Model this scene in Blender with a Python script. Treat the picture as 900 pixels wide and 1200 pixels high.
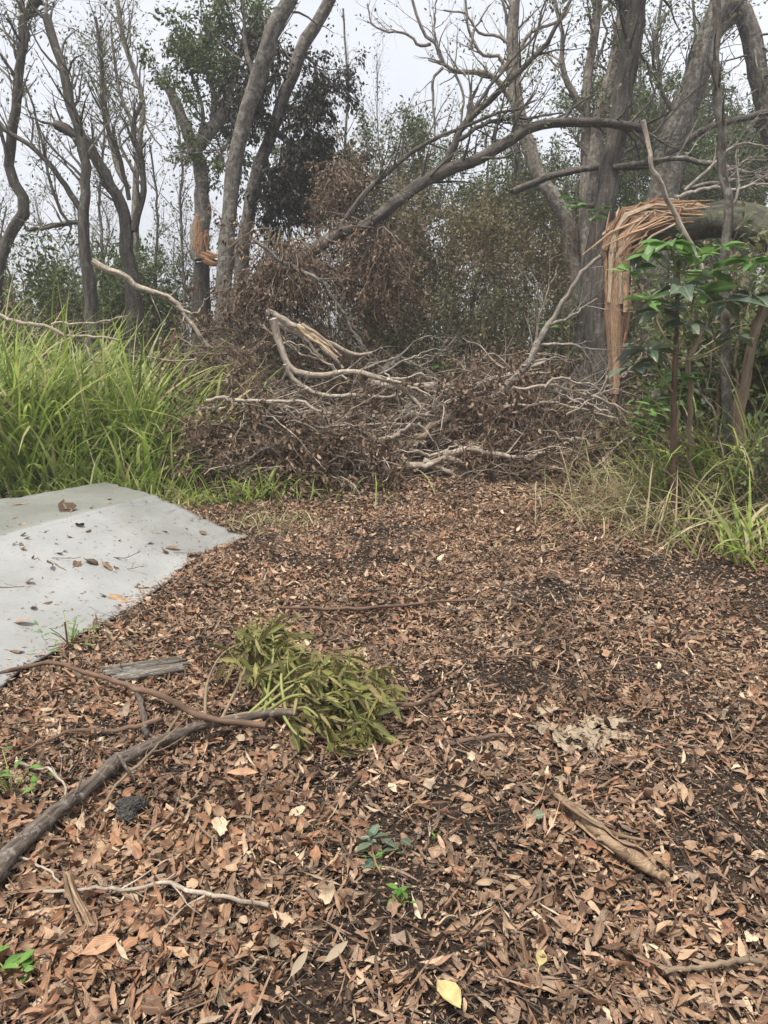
import bpy, math, numpy as np
from mathutils import Vector
for o in list(bpy.data.objects):
    bpy.data.objects.remove(o)
rng = np.random.default_rng(11)
SC = bpy.context.scene
COL = SC.collection
R = math.radians

# ------------------------------------------------------------------ camera
CAM_H, PITCH, F = 1.6, R(12.5), 900.0
cam = bpy.data.cameras.new("camera")
cam.sensor_fit = 'VERTICAL'; cam.sensor_height = 24; cam.lens = 18
cam.clip_start = 0.05; cam.clip_end = 2000
co = bpy.data.objects.new("camera", cam); COL.objects.link(co)
co.location = (0, 0, CAM_H); co.rotation_euler = (math.pi/2 - PITCH, 0, 0)
SC.camera = co

# ------------------------------------------------------------------ light
SUN_EL, SUN_AZ = R(70), R(-145)          # azimuth from +Y (view direction) towards +X
w = bpy.data.worlds.new("World"); SC.world = w; w.use_nodes = True
nt = w.node_tree; nt.nodes.clear()
out = nt.nodes.new('ShaderNodeOutputWorld'); bg = nt.nodes.new('ShaderNodeBackground')
sky = nt.nodes.new('ShaderNodeTexSky'); sky.sky_type = 'NISHITA'; sky.sun_disc = False
sky.sun_elevation = SUN_EL; sky.sun_rotation = SUN_AZ
sky.air_density = 1.0; sky.dust_density = 4.0; sky.ozone_density = 1.0
hs = nt.nodes.new('ShaderNodeHueSaturation'); hs.inputs['Saturation'].default_value = 0.22
tc = nt.nodes.new('ShaderNodeTexCoord'); nz = nt.nodes.new('ShaderNodeTexNoise')
nz.inputs['Scale'].default_value = 1.1; nz.inputs['Detail'].default_value = 5
cr = nt.nodes.new('ShaderNodeMapRange')
cr.inputs['From Min'].default_value = 0.3; cr.inputs['From Max'].default_value = 0.7
cr.inputs['To Min'].default_value = 0.8; cr.inputs['To Max'].default_value = 1.15
mx = nt.nodes.new('ShaderNodeMix'); mx.data_type = 'RGBA'; mx.blend_type = 'MULTIPLY'
mx.inputs['Factor'].default_value = 1.0
mg = nt.nodes.new('ShaderNodeMix'); mg.data_type = 'RGBA'; mg.inputs['Factor'].default_value = 0.55
mg.inputs[7].default_value = (6.0, 6.2, 6.7, 1)   # the even grey of a closed cloud cover
L = nt.links
L.new(sky.outputs[0], hs.inputs['Color']); L.new(tc.outputs['Generated'], nz.inputs['Vector'])
L.new(nz.outputs['Fac'], cr.inputs['Value']); L.new(hs.outputs['Color'], mg.inputs[6])
L.new(mg.outputs[2], mx.inputs[6]); L.new(cr.outputs[0], mx.inputs[7])
L.new(mx.outputs[2], bg.inputs['Color']); bg.inputs['Strength'].default_value = 0.09
L.new(bg.outputs[0], out.inputs['Surface'])
sl = bpy.data.lights.new("sun", 'SUN'); sl.energy = 2.7; sl.angle = R(9); sl.color = (1, .94, .84)
so = bpy.data.objects.new("sun", sl); COL.objects.link(so)
sd = Vector((math.sin(SUN_AZ)*math.cos(SUN_EL), math.cos(SUN_AZ)*math.cos(SUN_EL), math.sin(SUN_EL)))
so.rotation_euler = sd.to_track_quat('Z', 'Y').to_euler(); so.location = (0, 0, 30)
SC.view_settings.view_transform = 'Standard'; SC.view_settings.look = 'None'
SC.view_settings.exposure = 1.02; SC.view_settings.gamma = 1
SC.cycles.use_denoising = True
SC.cycles.max_bounces = 6; SC.cycles.diffuse_bounces = 3; SC.cycles.glossy_bounces = 2
SC.cycles.transmission_bounces = 3; SC.cycles.volume_bounces = 1; SC.cycles.transparent_max_bounces = 4

# ------------------------------------------------------------------ geometry from the picture
cp, sp = math.cos(PITCH), math.sin(PITCH)
def ray(px, py):
    x = (px-450)/F; y = -(py-600)/F
    return np.array([x, cp + y*sp, -sp + y*cp])
def P(px, py, d):
    r = ray(px, py); return np.array([0, 0, CAM_H]) + r*(d/r[1])
def hash2(ix, iy, s):
    h = np.sin(ix*127.1 + iy*311.7 + s*74.7)*43758.5453
    return h - np.floor(h)
def vnoise(x, y, sc, s=0):
    x = np.asarray(x, float)*sc; y = np.asarray(y, float)*sc
    ix, iy = np.floor(x), np.floor(y); fx, fy = x-ix, y-iy
    fx = fx*fx*(3-2*fx); fy = fy*fy*(3-2*fy)
    a = hash2(ix, iy, s); b = hash2(ix+1, iy, s); c = hash2(ix, iy+1, s); d = hash2(ix+1, iy+1, s)
    return (a*(1-fx)+b*fx)*(1-fy) + (c*(1-fx)+d*fx)*fy
def sstep(a, b, x):
    t = np.clip((x-a)/(b-a), 0, 1); return t*t*(3-2*t)
def gh(x, y):
    x = np.asarray(x, float); y = np.asarray(y, float)
    far = sstep(9, 14, y)
    h = (vnoise(x, y, .9, 1)-.5)*.10 + (vnoise(x, y, 2.6, 2)-.5)*.05 + (vnoise(x, y, 7, 3)-.5)*.018
    h = h*sstep(.3, 1.2, np.hypot(x, y)+.3)
    h = h + .28*sstep(2.5, 4.2, x)*sstep(2.5, 5, y) + .25*sstep(-3.2, -5, x)*sstep(6, 9, y)
    return h + far*(vnoise(x, y, .25, 4)-.3)*.5
def G(px, py, h=0.0):
    r = ray(px, py); z = h
    for _ in range(5):
        t = (z-CAM_H)/r[2]; p = np.array([0, 0, CAM_H])+r*t
        z = float(gh(p[0], p[1])) + h
    p[2] = z
    return p
def nrm(v):
    return v/np.maximum(np.linalg.norm(v, axis=-1, keepdims=True), 1e-9)
def smooth(pts, n):
    pts = np.asarray(pts, float)
    if len(pts) == 2:
        return pts[0]+(pts[1]-pts[0])*np.linspace(0, 1, n)[:, None]
    p = np.vstack([2*pts[0]-pts[1], pts, 2*pts[-1]-pts[-2]])
    seg = np.linalg.norm(np.diff(pts, axis=0), axis=1); s = np.r_[0, np.cumsum(seg)]
    q = np.linspace(0, s[-1], n)
    i = np.clip(np.searchsorted(s, q, side='right')-1, 0, len(seg)-1)
    t = ((q-s[i])/np.maximum(seg[i], 1e-9))[:, None]
    a, b, c, d = p[i], p[i+1], p[i+2], p[i+3]
    return .5*(2*b + (c-a)*t + (2*a-5*b+4*c-d)*t**2 + (3*b-a-3*c+d)*t**3)

# ------------------------------------------------------------------ mesh building
def Wd_(w, n): return np.broadcast_to(w, (n,))
class MB:
    def __init__(s):
        s.v, s.q, s.t, s.tone, s.bk, s.n = [], [], [], [], [], 0
    def add(s, v, quads=None, tris=None, tone=.5, bk=None):
        v = np.asarray(v, float).reshape(-1, 3); m = len(v)
        s.v.append(v)
        s.tone.append(np.broadcast_to(np.asarray(tone, float), (m,)).copy())
        s.bk.append(v.copy() if bk is None else np.asarray(bk, float).reshape(-1, 3))
        if quads is not None and len(quads): s.q.append(np.asarray(quads, int).reshape(-1, 4)+s.n)
        if tris is not None and len(tris): s.t.append(np.asarray(tris, int).reshape(-1, 3)+s.n)
        s.n += m
    def tubes(s, paths, rads, k=4, tone=None, lump=0.0, caps=False, flat=1.0):
        paths = np.asarray(paths, float)
        if paths.ndim == 2: paths = paths[None]
        B, N, _ = paths.shape
        rads = np.broadcast_to(np.asarray(rads, float), (B, N))
        T = nrm(np.gradient(paths, axis=1))
        ref = np.tile([1., 0.2, 0.1], (B, 1)); al = np.abs((T[:, 0]*nrm(ref)).sum(-1)) > .9
        ref[al] = [0.1, 0.2, 1.]
        n = nrm(ref - (ref*T[:, 0]).sum(-1, keepdims=True)*T[:, 0])
        ns = np.empty_like(paths)
        for i in range(N):
            n = nrm(n - (n*T[:, i]).sum(-1, keepdims=True)*T[:, i]); ns[:, i] = n
        bs = np.cross(T, ns)
        a = np.arange(k)*2*math.pi/k
        rr = rads[..., None]*np.ones(k)
        if lump:
            ph = rng.uniform(0, 6.3, (B, 1, 1)); ii = np.arange(N)[None, :, None]
            rr = rr*(1+lump*(np.sin(a*2+ph+ii*.35)*.5+np.sin(a*3-ii*.22+2*ph)*.5) + lump*.5*rng.normal(0, 1, rr.shape).clip(-1.5, 1.5))
        V = paths[:, :, None] + rr[..., None]*(np.cos(a)[:, None]*ns[:, :, None] + flat*np.sin(a)[:, None]*bs[:, :, None])
        sl = np.concatenate([np.zeros((B, 1)), np.cumsum(np.linalg.norm(np.diff(paths, axis=1), axis=-1), 1)], 1)
        off = rng.uniform(0, 50, (B, 1, 1))
        bk = np.stack([np.cos(a)*rads[..., None]+off, np.sin(a)*rads[..., None]+off, sl[..., None]+0*rr+off], -1)
        tn = np.broadcast_to((rng.uniform(0, 1, B) if tone is None else np.broadcast_to(tone, (B,)))[:, None, None], rr.shape)
        i = np.arange(N-1)[:, None]*k; j = np.arange(k)[None]; j2 = (j+1) % k
        f = np.stack(np.broadcast_arrays(i+j, i+j2, i+k+j2, i+k+j), -1).reshape(-1, 4)
        fq = (np.arange(B)[:, None, None]*N*k + f[None]).reshape(-1, 4)
        s.add(V, fq, None, tn.reshape(-1), bk)
        if caps:
            for b in range(B):
                for e in (0, N-1):
                    ring = V[b, e]; c = ring.mean(0) + (T[b, e]*(1 if e else -1))*rads[b, e]*.25
                    jj = np.arange(k)
                    tr = np.stack([np.full(k, k), jj, (jj+1) % k], -1)
                    if not e: tr = tr[:, ::-1]
                    s.add(np.vstack([ring, c]), None, tr, float(tn[b, 0, 0]))
    def strips(s, paths, wid, side, tone):
        B, N, _ = paths.shape
        V = np.stack([paths - side[:, None]*wid[..., None], paths + side[:, None]*wid[..., None]], 2)
        i = np.arange(N-1)*2
        f = np.stack([i, i+1, i+3, i+2], -1)
        fq = (np.arange(B)[:, None, None]*N*2 + f[None]).reshape(-1, 4)
        s.add(V, fq, None, np.repeat(tone, N*2))
    def leaves(s, p, d, nv, Ln, Wd, curl=0., fold=.15, tone=None, detail=0, twist=0., rag=0.):
        B = len(p); d = nrm(d); nv = nrm(nv - (nv*d).sum(-1, keepdims=True)*d); sd = np.cross(nv, d)
        Ln = np.broadcast_to(Ln, (B,)); Wd = np.broadcast_to(Wd, (B,)); curl = np.broadcast_to(curl, (B,)); fold = np.broadcast_to(fold, (B,))
        tone = rng.uniform(0, 1, B) if tone is None else np.broadcast_to(tone, (B,))
        if detail == 0:
            u = np.array([0, .45, 1, .45]); vv = np.array([0, -.5, 0, .5])
            tr = np.array([[0, 1, 2], [0, 2, 3]])[:, ::-1]; qd = None
        elif detail == 1:
            u = np.array([0, .33, .33, .33, .7, .7, .7, 1]); vv = np.array([0, -.48, 0, .48, -.36, 0, .36, 0])
            tr = np.array([[0, 2, 1], [0, 3, 2], [4, 5, 7], [5, 6, 7]]); qd = np.array([[1, 2, 5, 4], [2, 3, 6, 5]])
        else:
            u = np.array([0, .15, .15, .15, .38, .38, .38, .62, .62, .62, .84, .84, .84, 1])
            vv = np.array([0, -.26, 0, .26, -.5, 0, .5, -.46, 0, .46, -.24, 0, .24, 0])
            tr = np.array([[0, 2, 1], [0, 3, 2], [10, 11, 13], [11, 12, 13]])
            qd = np.array([[a, a+1, a+4, a+3] for r in (1, 4, 7) for a in (r, r+1)])
        tw = np.broadcast_to(twist, (B,))[:, None]*u
        vs = vv*np.cos(tw); vn = vv*np.sin(tw)
        V = p[:, None] + (Ln[:, None]*u*(1-.15*np.abs(curl)[:, None]*u))[..., None]*d[:, None] + (Wd[:, None]*vs)[..., None]*sd[:, None] \
            + ((fold[:, None]*np.abs(vv)*2*Wd[:, None]*.5) + Wd[:, None]*vn + curl[:, None]*u**2*Ln[:, None]*.5)[..., None]*nv[:, None]
        m = len(u); o = np.arange(B)[:, None, None]*m
        if rag: V = V + rng.normal(0, rag, V.shape)*Wd_(Wd, B)[:, None, None]
        bk = np.broadcast_to(np.stack([u, vv, 0*u], -1), (B, m, 3))
        s.add(V, None if qd is None else (o+qd[None]).reshape(-1, 4), (o+tr[None]).reshape(-1, 3), np.repeat(tone, m), bk)
    def mesh(s, name, mat, origin, smooth_=True):
        v = np.concatenate(s.v) - np.asarray(origin)
        q = np.concatenate(s.q) if s.q else np.zeros((0, 4), int)
        t = np.concatenate(s.t) if s.t else np.zeros((0, 3), int)
        me = bpy.data.meshes.new(name)
        me.vertices.add(len(v)); me.vertices.foreach_set('co', v.astype(np.float32).ravel())
        me.loops.add(q.size+t.size); me.polygons.add(len(q)+len(t))
        me.loops.foreach_set('vertex_index', np.r_[q.ravel(), t.ravel()].astype(np.int32))
        me.polygons.foreach_set('loop_start', np.r_[np.arange(len(q))*4, len(q)*4+np.arange(len(t))*3].astype(np.int32))
        me.polygons.foreach_set('use_smooth', np.full(len(q)+len(t), smooth_))
        a = me.attributes.new('tone', 'FLOAT', 'POINT'); a.data.foreach_set('value', np.concatenate(s.tone).astype(np.float32))
        a = me.attributes.new('bark', 'FLOAT_VECTOR', 'POINT'); a.data.foreach_set('vector', np.concatenate(s.bk).astype(np.float32).ravel())
        me.update(calc_edges=True); me.materials.append(mat)
        return me
    def build(s, name, mat, parent=None, origin=None, kind=None, smooth_=True):
        if origin is None: origin = parent['_o'] if parent is not None else (0, 0, 0)
        o = bpy.data.objects.new(name, s.mesh(name, mat, origin, smooth_)); COL.objects.link(o)
        if parent is not None:
            o.parent = parent
            po = np.asarray(parent['_o']); o.location = np.asarray(origin)-po
        else:
            o.location = origin
        o['_o'] = [float(c) for c in origin]
        if kind: o['kind'] = kind
        return o
def tag(o, label, cat, group=None):
    o['label'] = label; o['category'] = cat
    if group: o['group'] = group
    return o
def thing(name, loc, label, cat, group=None):
    o = bpy.data.objects.new(name, None); COL.objects.link(o); o.location = [float(c) for c in loc]
    o['_o'] = [float(c) for c in loc]; o.empty_display_size = .2
    return tag(o, label, cat, group)

# ------------------------------------------------------------------ growth
def wander(p0, d0, Ln, seg, wig, lift=0.0):
    n = len(p0); d = nrm(d0); pts = [p0]; st = (np.broadcast_to(Ln, (n,))/(seg-1))[:, None]
    for _ in range(seg-1):
        d = nrm(d + wig*rng.normal(0, 1, (n, 3)) + np.array([0, 0, lift])); pts.append(pts[-1]+d*st)
    return np.stack(pts, 1)
def sub(paths, rads, n, Ln=(.4, 1.), ang=(.4, 1.), up=.2, seg=6, wig=.2, t0=.25, rr=.55, rmin=.002, lift=.03, rmax=9):
    paths = np.asarray(paths, float)
    if paths.ndim == 2: paths = paths[None]
    B, N, _ = paths.shape; rads = np.broadcast_to(rads, (B, N))
    ln = np.linalg.norm(np.diff(paths, axis=1), axis=-1).sum(1)
    b = rng.choice(B, n, p=ln/ln.sum()); t = rng.uniform(t0, 1, n)*(N-1)
    i = np.minimum(t.astype(int), N-2); f = (t-i)[:, None]
    p = paths[b, i]*(1-f)+paths[b, i+1]*f; T = nrm(paths[b, i+1]-paths[b, i])
    r = rads[b, i]*(1-f[:, 0])+rads[b, i+1]*f[:, 0]
    v = rng.normal(0, 1, (n, 3)); v = nrm(v-(v*T).sum(-1, keepdims=True)*T)
    a = rng.uniform(*ang, n)[:, None]
    d = T*np.cos(a)+v*np.sin(a)+np.array([0, 0, up])
    Lg = rng.uniform(*Ln, n)*(1.15-.5*t/(N-1))
    r0 = np.minimum(np.maximum(r*rr, rmin), rmax)
    rd = r0[:, None]*(1-np.linspace(0, 1, seg)[None]*.85); rd = np.maximum(rd, rmin*.6)
    return wander(p, d, Lg, seg, wig, lift), rd
def onpath(paths, n, t0=.2):
    B, N, _ = paths.shape; b = rng.integers(0, B, n); t = rng.uniform(t0, 1, n)*(N-1)
    i = np.minimum(t.astype(int), N-2); f = (t-i)[:, None]
    return paths[b, i]*(1-f)+paths[b, i+1]*f, nrm(paths[b, i+1]-paths[b, i])

# ------------------------------------------------------------------ materials
def newmat(name):
    m = bpy.data.materials.new(name); m.use_nodes = True; m.node_tree.nodes.clear(); return m, m.node_tree
def N_(t, typ, **kw):
    n = t.nodes.new(typ)
    for k, v in kw.items():
        if k in n.inputs: n.inputs[k].default_value = v
        else: setattr(n, k, v)
    return n
def ramp(t, stops, interp='LINEAR'):
    n = t.nodes.new('ShaderNodeValToRGB'); e = n.color_ramp.elements; n.color_ramp.interpolation = interp
    while len(e) < len(stops): e.new(.5)
    for k, (p, c) in enumerate(stops): e[k].position = p; e[k].color = (*c, 1)
    return n
def even(cols): return [((i+.0)/(max(len(cols)-1, 1)), c) for i, c in enumerate(cols)]
def bark_mat(name, dark, light, lichen=None, scale=1.0, bump=.5, lich_amt=.5, rough=.9, tvar=.25):
    m, t = newmat(name); l = t.links
    at = N_(t, 'ShaderNodeAttribute', attribute_name='bark'); tn = N_(t, 'ShaderNodeAttribute', attribute_name='tone')
    mp = N_(t, 'ShaderNodeMapping'); mp.inputs['Scale'].default_value = (18*scale, 18*scale, 3.2*scale)
    n1 = N_(t, 'ShaderNodeTexNoise', Scale=1.6, Detail=7.0, Roughness=.65)
    l.new(at.outputs['Vector'], mp.inputs[0]); l.new(mp.outputs[0], n1.inputs['Vector'])
    r1 = ramp(t, [(.32, dark), (.68, light)]); l.new(n1.outputs['Fac'], r1.inputs[0])
    col = r1.outputs[0]
    if lichen:
        n2 = N_(t, 'ShaderNodeTexNoise', Scale=16.0*scale, Detail=8.0, Roughness=.72); l.new(at.outputs['Vector'], n2.inputs['Vector'])
        r2 = ramp(t, [(.62-.25*lich_amt, (0, 0, 0)), (.72-.2*lich_amt, (1, 1, 1))]); l.new(n2.outputs['Fac'], r2.inputs[0])
        mm = N_(t, 'ShaderNodeMix', data_type='RGBA'); l.new(r2.outputs[0], mm.inputs[0]); l.new(col, mm.inputs[6]); mm.inputs[7].default_value = (*lichen, 1)
        col = mm.outputs[2]
    hv = N_(t, 'ShaderNodeHueSaturation'); mr = N_(t, 'ShaderNodeMapRange'); mr.inputs['To Min'].default_value = 1-tvar; mr.inputs['To Max'].default_value = 1+tvar
    l.new(tn.outputs['Fac'], mr.inputs[0]); l.new(mr.outputs[0], hv.inputs['Value']); l.new(col, hv.inputs['Color'])
    bp = N_(t, 'ShaderNodeBump', Strength=bump, Distance=.012); l.new(n1.outputs['Fac'], bp.inputs['Height'])
    b = N_(t, 'ShaderNodeBsdfPrincipled', Roughness=rough); b.inputs['Specular IOR Level'].default_value = .25
    l.new(hv.outputs[0], b.inputs['Base Color']); l.new(bp.outputs[0], b.inputs['Normal'])
    o = N_(t, 'ShaderNodeOutputMaterial'); l.new(b.outputs[0], o.inputs[0]); return m
def leaf_mat(name, stops, trans=.25, rough=.6, spec=.3, grain=30., vein=False, damp=False):
    m, t = newmat(name); l = t.links
    tn = N_(t, 'ShaderNodeAttribute', attribute_name='tone')
    r = ramp(t, stops); l.new(tn.outputs['Fac'], r.inputs[0]); col = r.outputs[0]
    g = N_(t, 'ShaderNodeNewGeometry'); nz = N_(t, 'ShaderNodeTexNoise', Scale=grain, Detail=4.0); l.new(g.outputs['Position'], nz.inputs['Vector'])
    mr = N_(t, 'ShaderNodeMapRange'); mr.inputs['From Min'].default_value = .3; mr.inputs['From Max'].default_value = .7
    mr.inputs['To Min'].default_value = .72; mr.inputs['To Max'].default_value = 1.22
    l.new(nz.outputs['Fac'], mr.inputs[0]); hv = N_(t, 'ShaderNodeHueSaturation'); l.new(mr.outputs[0], hv.inputs['Value']); l.new(col, hv.inputs['Color']); col = hv.outputs[0]
    if damp:                                          # damp and dry patches of the litter
        n5 = N_(t, 'ShaderNodeTexNoise', Scale=1.9, Detail=6.0, Roughness=.65); l.new(g.outputs['Position'], n5.inputs['Vector'])
        r5 = ramp(t, [(.36, (.55, .5, .46)), (.5, (1, .96, .92)), (.64, (1.06, .99, .92))]); l.new(n5.outputs['Fac'], r5.inputs[0])
        m5 = N_(t, 'ShaderNodeMix', data_type='RGBA', blend_type='MULTIPLY'); m5.inputs[0].default_value = 1; l.new(col, m5.inputs[6]); l.new(r5.outputs[0], m5.inputs[7]); col = m5.outputs[2]
    b = N_(t, 'ShaderNodeBsdfPrincipled', Roughness=rough); b.inputs['Specular IOR Level'].default_value = spec
    if vein:
        at = N_(t, 'ShaderNodeAttribute', attribute_name='bark'); sx = N_(t, 'ShaderNodeSeparateXYZ'); l.new(at.outputs['Vector'], sx.inputs[0])
        ab = N_(t, 'ShaderNodeMath', operation='ABSOLUTE'); l.new(sx.outputs[1], ab.inputs[0])
        r3 = ramp(t, [(.0, (1, 1, 1)), (.07, (0, 0, 0))]); l.new(ab.outputs[0], r3.inputs[0])
        mm = N_(t, 'ShaderNodeMix', data_type='RGBA', blend_type='SCREEN'); mm.inputs[7].default_value = (.12, .11, .06, 1)
        l.new(r3.outputs[0], mm.inputs[0]); l.new(col, mm.inputs[6]); col = mm.outputs[2]
        m1 = N_(t, 'ShaderNodeMath', operation='MULTIPLY_ADD'); l.new(ab.outputs[0], m1.inputs[0]); m1.inputs[1].default_value = 1.2; l.new(sx.outputs[0], m1.inputs[2])
        wv = N_(t, 'ShaderNodeMath', operation='SINE'); m2 = N_(t, 'ShaderNodeMath', operation='MULTIPLY'); m2.inputs[1].default_value = 60
        l.new(m1.outputs[0], m2.inputs[0]); l.new(m2.outputs[0], wv.inputs[0])
        bp = N_(t, 'ShaderNodeBump', Strength=.35, Distance=.002); l.new(wv.outputs[0], bp.inputs['Height']); l.new(bp.outputs[0], b.inputs['Normal'])
    l.new(col, b.inputs['Base Color'])
    o = N_(t, 'ShaderNodeOutputMaterial')
    if trans > 0:
        tr = N_(t, 'ShaderNodeBsdfTranslucent'); l.new(col, tr.inputs['Color'])
        ms = N_(t, 'ShaderNodeMixShader', Fac=trans); l.new(b.outputs[0], ms.inputs[1]); l.new(tr.outputs[0], ms.inputs[2]); l.new(ms.outputs[0], o.inputs[0])
    else: l.new(b.outputs[0], o.inputs[0])
    return m
M = {}
M['bark_dark'] = bark_mat('dark_bark', (.03, .026, .022), (.14, .122, .105), (.21, .21, .185), .8, .7, .25)
M['bark_grey'] = bark_mat('grey_bark', (.045, .038, .032), (.17, .148, .125), (.23, .22, .195), .8, .7, .55)
M['bark_pale'] = bark_mat('pale_bark', (.09, .075, .062), (.29, .25, .21), (.36, .34, .3), 1., .5, .5)
M['bark_fallen'] = bark_mat('bleached_bark', (.13, .105, .082), (.46, .385, .31), (.5, .45, .385), 1.2, .4, .4)
M['bark_mossy'] = bark_mat('mossy_bark', (.022, .02, .015), (.10, .095, .075), (.11, .125, .06), .7, .9, .5)
M['bark_twig'] = bark_mat('twig_bark', (.07, .054, .04), (.27, .21, .155), None, 1.5, .3)
M['bark_brown'] = bark_mat('brown_bark', (.06, .038, .026), (.2, .13, .09), None, 1., .5)
M['bark_tan'] = bark_mat('tan_stem', (.12, .085, .055), (.3, .23, .16), None, 1., .4)
M['stick'] = bark_mat('stick_bark', (.04, .032, .027), (.17, .135, .11), (.26, .23, .2), 2.2, 1., .4)
M['wood'] = bark_mat('split_wood', (.16, .088, .052), (.56, .37, .23), None, 3., 1., rough=.75, tvar=.4)
M['wood_red'] = bark_mat('red_split_wood', (.13, .058, .032), (.5, .255, .14), None, 3., 1., rough=.8, tvar=.4)
M['wood_pale'] = bark_mat('pale_split_wood', (.3, .2, .12), (.62, .5, .36), None, 2.2, .6)
M['leaf_grey'] = leaf_mat('grey_green_leaves', even([(.06, .075, .036), (.14, .17, .075), (.1, .125, .055), (.22, .24, .12), (.13, .13, .07)]), .25)
M['leaf_green'] = leaf_mat('green_leaves', even([(.04, .065, .024), (.11, .155, .05), (.065, .1, .035), (.19, .23, .085), (.08, .11, .04)]), .3)
M['leaf_dark'] = leaf_mat('dark_leaves', even([(.018, .022, .015), (.04, .045, .028), (.06, .05, .035), (.035, .03, .022)]), .15)
M['leaf_olive'] = leaf_mat('olive_brown_leaves', even([(.08, .08, .04), (.2, .18, .095), (.13, .13, .06), (.28, .23, .13), (.17, .13, .08)]), .25)
M['leaf_dead'] = leaf_mat('dead_hanging_leaves', even([(.035, .022, .015), (.1, .063, .04), (.16, .1, .065), (.055, .035, .024), (.33, .235, .16), (.12, .075, .048), (.21, .145, .095)]), .15, grain=12)
LIT = even([(.055, .037, .029), (.172, .100, .067), (.347, .224, .151), (.084, .054, .040), (.453, .315, .216), (.242, .120, .078), (.570, .429, .306), (.125, .078, .056), (.289, .183, .125), (.207, .154, .119),
            (.417, .271, .181), (.072, .049, .037), (.660, .546, .400), (.207, .123, .083), (.312, .248, .195), (.359, .195, .119), (.148, .107, .081)])
M['litter'] = leaf_mat('leaf_litter', LIT, .08, .65, .25, 45., True, True)
M['litter_orange'] = leaf_mat('orange_leaf_litter', even([(.16, .08, .047), (.33, .165, .09), (.42, .25, .15), (.12, .065, .04), (.5, .345, .22), (.28, .16, .1), (.22, .105, .06)]), .1, .6, .3, 35., True)
M['grass'] = leaf_mat('grass_blades', even([(.12, .18, .035), (.24, .34, .065), (.38, .47, .11), (.15, .24, .045), (.5, .54, .2), (.54, .48, .28), (.2, .3, .06)]), .48, .5, .35, 6.)
M['straw'] = leaf_mat('straw', even([(.38, .31, .19), (.25, .2, .11), (.52, .45, .29), (.24, .26, .1), (.17, .13, .08)]), .3, .6, .2, 6.)
M['broad'] = leaf_mat('broad_leaves', even([(.05, .12, .03), (.1, .22, .045), (.17, .32, .07), (.07, .15, .04)]), .3, .32, .5, 9., True)
M['broad_blue'] = leaf_mat('broad_blue_leaves', even([(.04, .075, .045), (.09, .13, .085), (.14, .18, .12)]), .15, .3, .5, 9., True)
M['cut_leaf'] = leaf_mat('wilting_leaves', even([(.07, .08, .024), (.16, .17, .045), (.26, .25, .075), (.12, .125, .038), (.3, .23, .11), (.36, .34, .12)]), .25, .55, .3, 20., True)
M['green_stem'] = bark_mat('green_stem', (.14, .16, .05), (.28, .29, .1), None, 1., .2, rough=.5)
M['seedling'] = leaf_mat('seedling_leaves', even([(.08, .2, .03), (.14, .3, .05), (.2, .36, .08)]), .35, .45, .4, 20., True)
M['yellow'] = leaf_mat('yellow_leaf', even([(.5, .4, .17), (.58, .48, .24)]), .1, .5, .3, 30., True)
M['pale_peel'] = bark_mat('pale_peel', (.2, .155, .105), (.38, .31, .225), None, 1.2, .4, rough=.7)
M['roll_bark'] = bark_mat('curled_bark', (.1, .06, .035), (.42, .3, .19), None, 2.4, 1., rough=.6)

def ground_mat():
    m, t = newmat('soil'); l = t.links; g = N_(t, 'ShaderNodeNewGeometry')
    n1 = N_(t, 'ShaderNodeTexNoise', Scale=3.0, Detail=6.0); n2 = N_(t, 'ShaderNodeTexNoise', Scale=90.0, Detail=5.0, Roughness=.7); v = N_(t, 'ShaderNodeTexVoronoi', Scale=140.0)
    for n in (n1, n2, v): l.new(g.outputs['Position'], n.inputs['Vector'])
    r1 = ramp(t, [(.3, (.022, .016, .012)), (.6, (.058, .042, .032)), (.8, (.1, .072, .055))]); l.new(n1.outputs['Fac'], r1.inputs[0])
    r2 = ramp(t, [(.4, (.35, .35, .35)), (.75, (1.7, 1.6, 1.5))]); l.new(n2.outputs['Fac'], r2.inputs[0])
    mm = N_(t, 'ShaderNodeMix', data_type='RGBA', blend_type='MULTIPLY'); mm.inputs[0].default_value = 1; l.new(r1.outputs[0], mm.inputs[6]); l.new(r2.outputs[0], mm.inputs[7])
    bp = N_(t, 'ShaderNodeBump', Strength=.8, Distance=.01); ad = N_(t, 'ShaderNodeMath', operation='ADD'); l.new(n2.outputs['Fac'], ad.inputs[0]); l.new(v.outputs['Distance'], ad.inputs[1]); l.new(ad.outputs[0], bp.inputs['Height'])
    b = N_(t, 'ShaderNodeBsdfPrincipled', Roughness=.95); b.inputs['Specular IOR Level'].default_value = .15
    l.new(mm.outputs[2], b.inputs['Base Color']); l.new(bp.outputs[0], b.inputs['Normal'])
    o = N_(t, 'ShaderNodeOutputMaterial'); l.new(b.outputs[0], o.inputs[0]); return m
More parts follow.
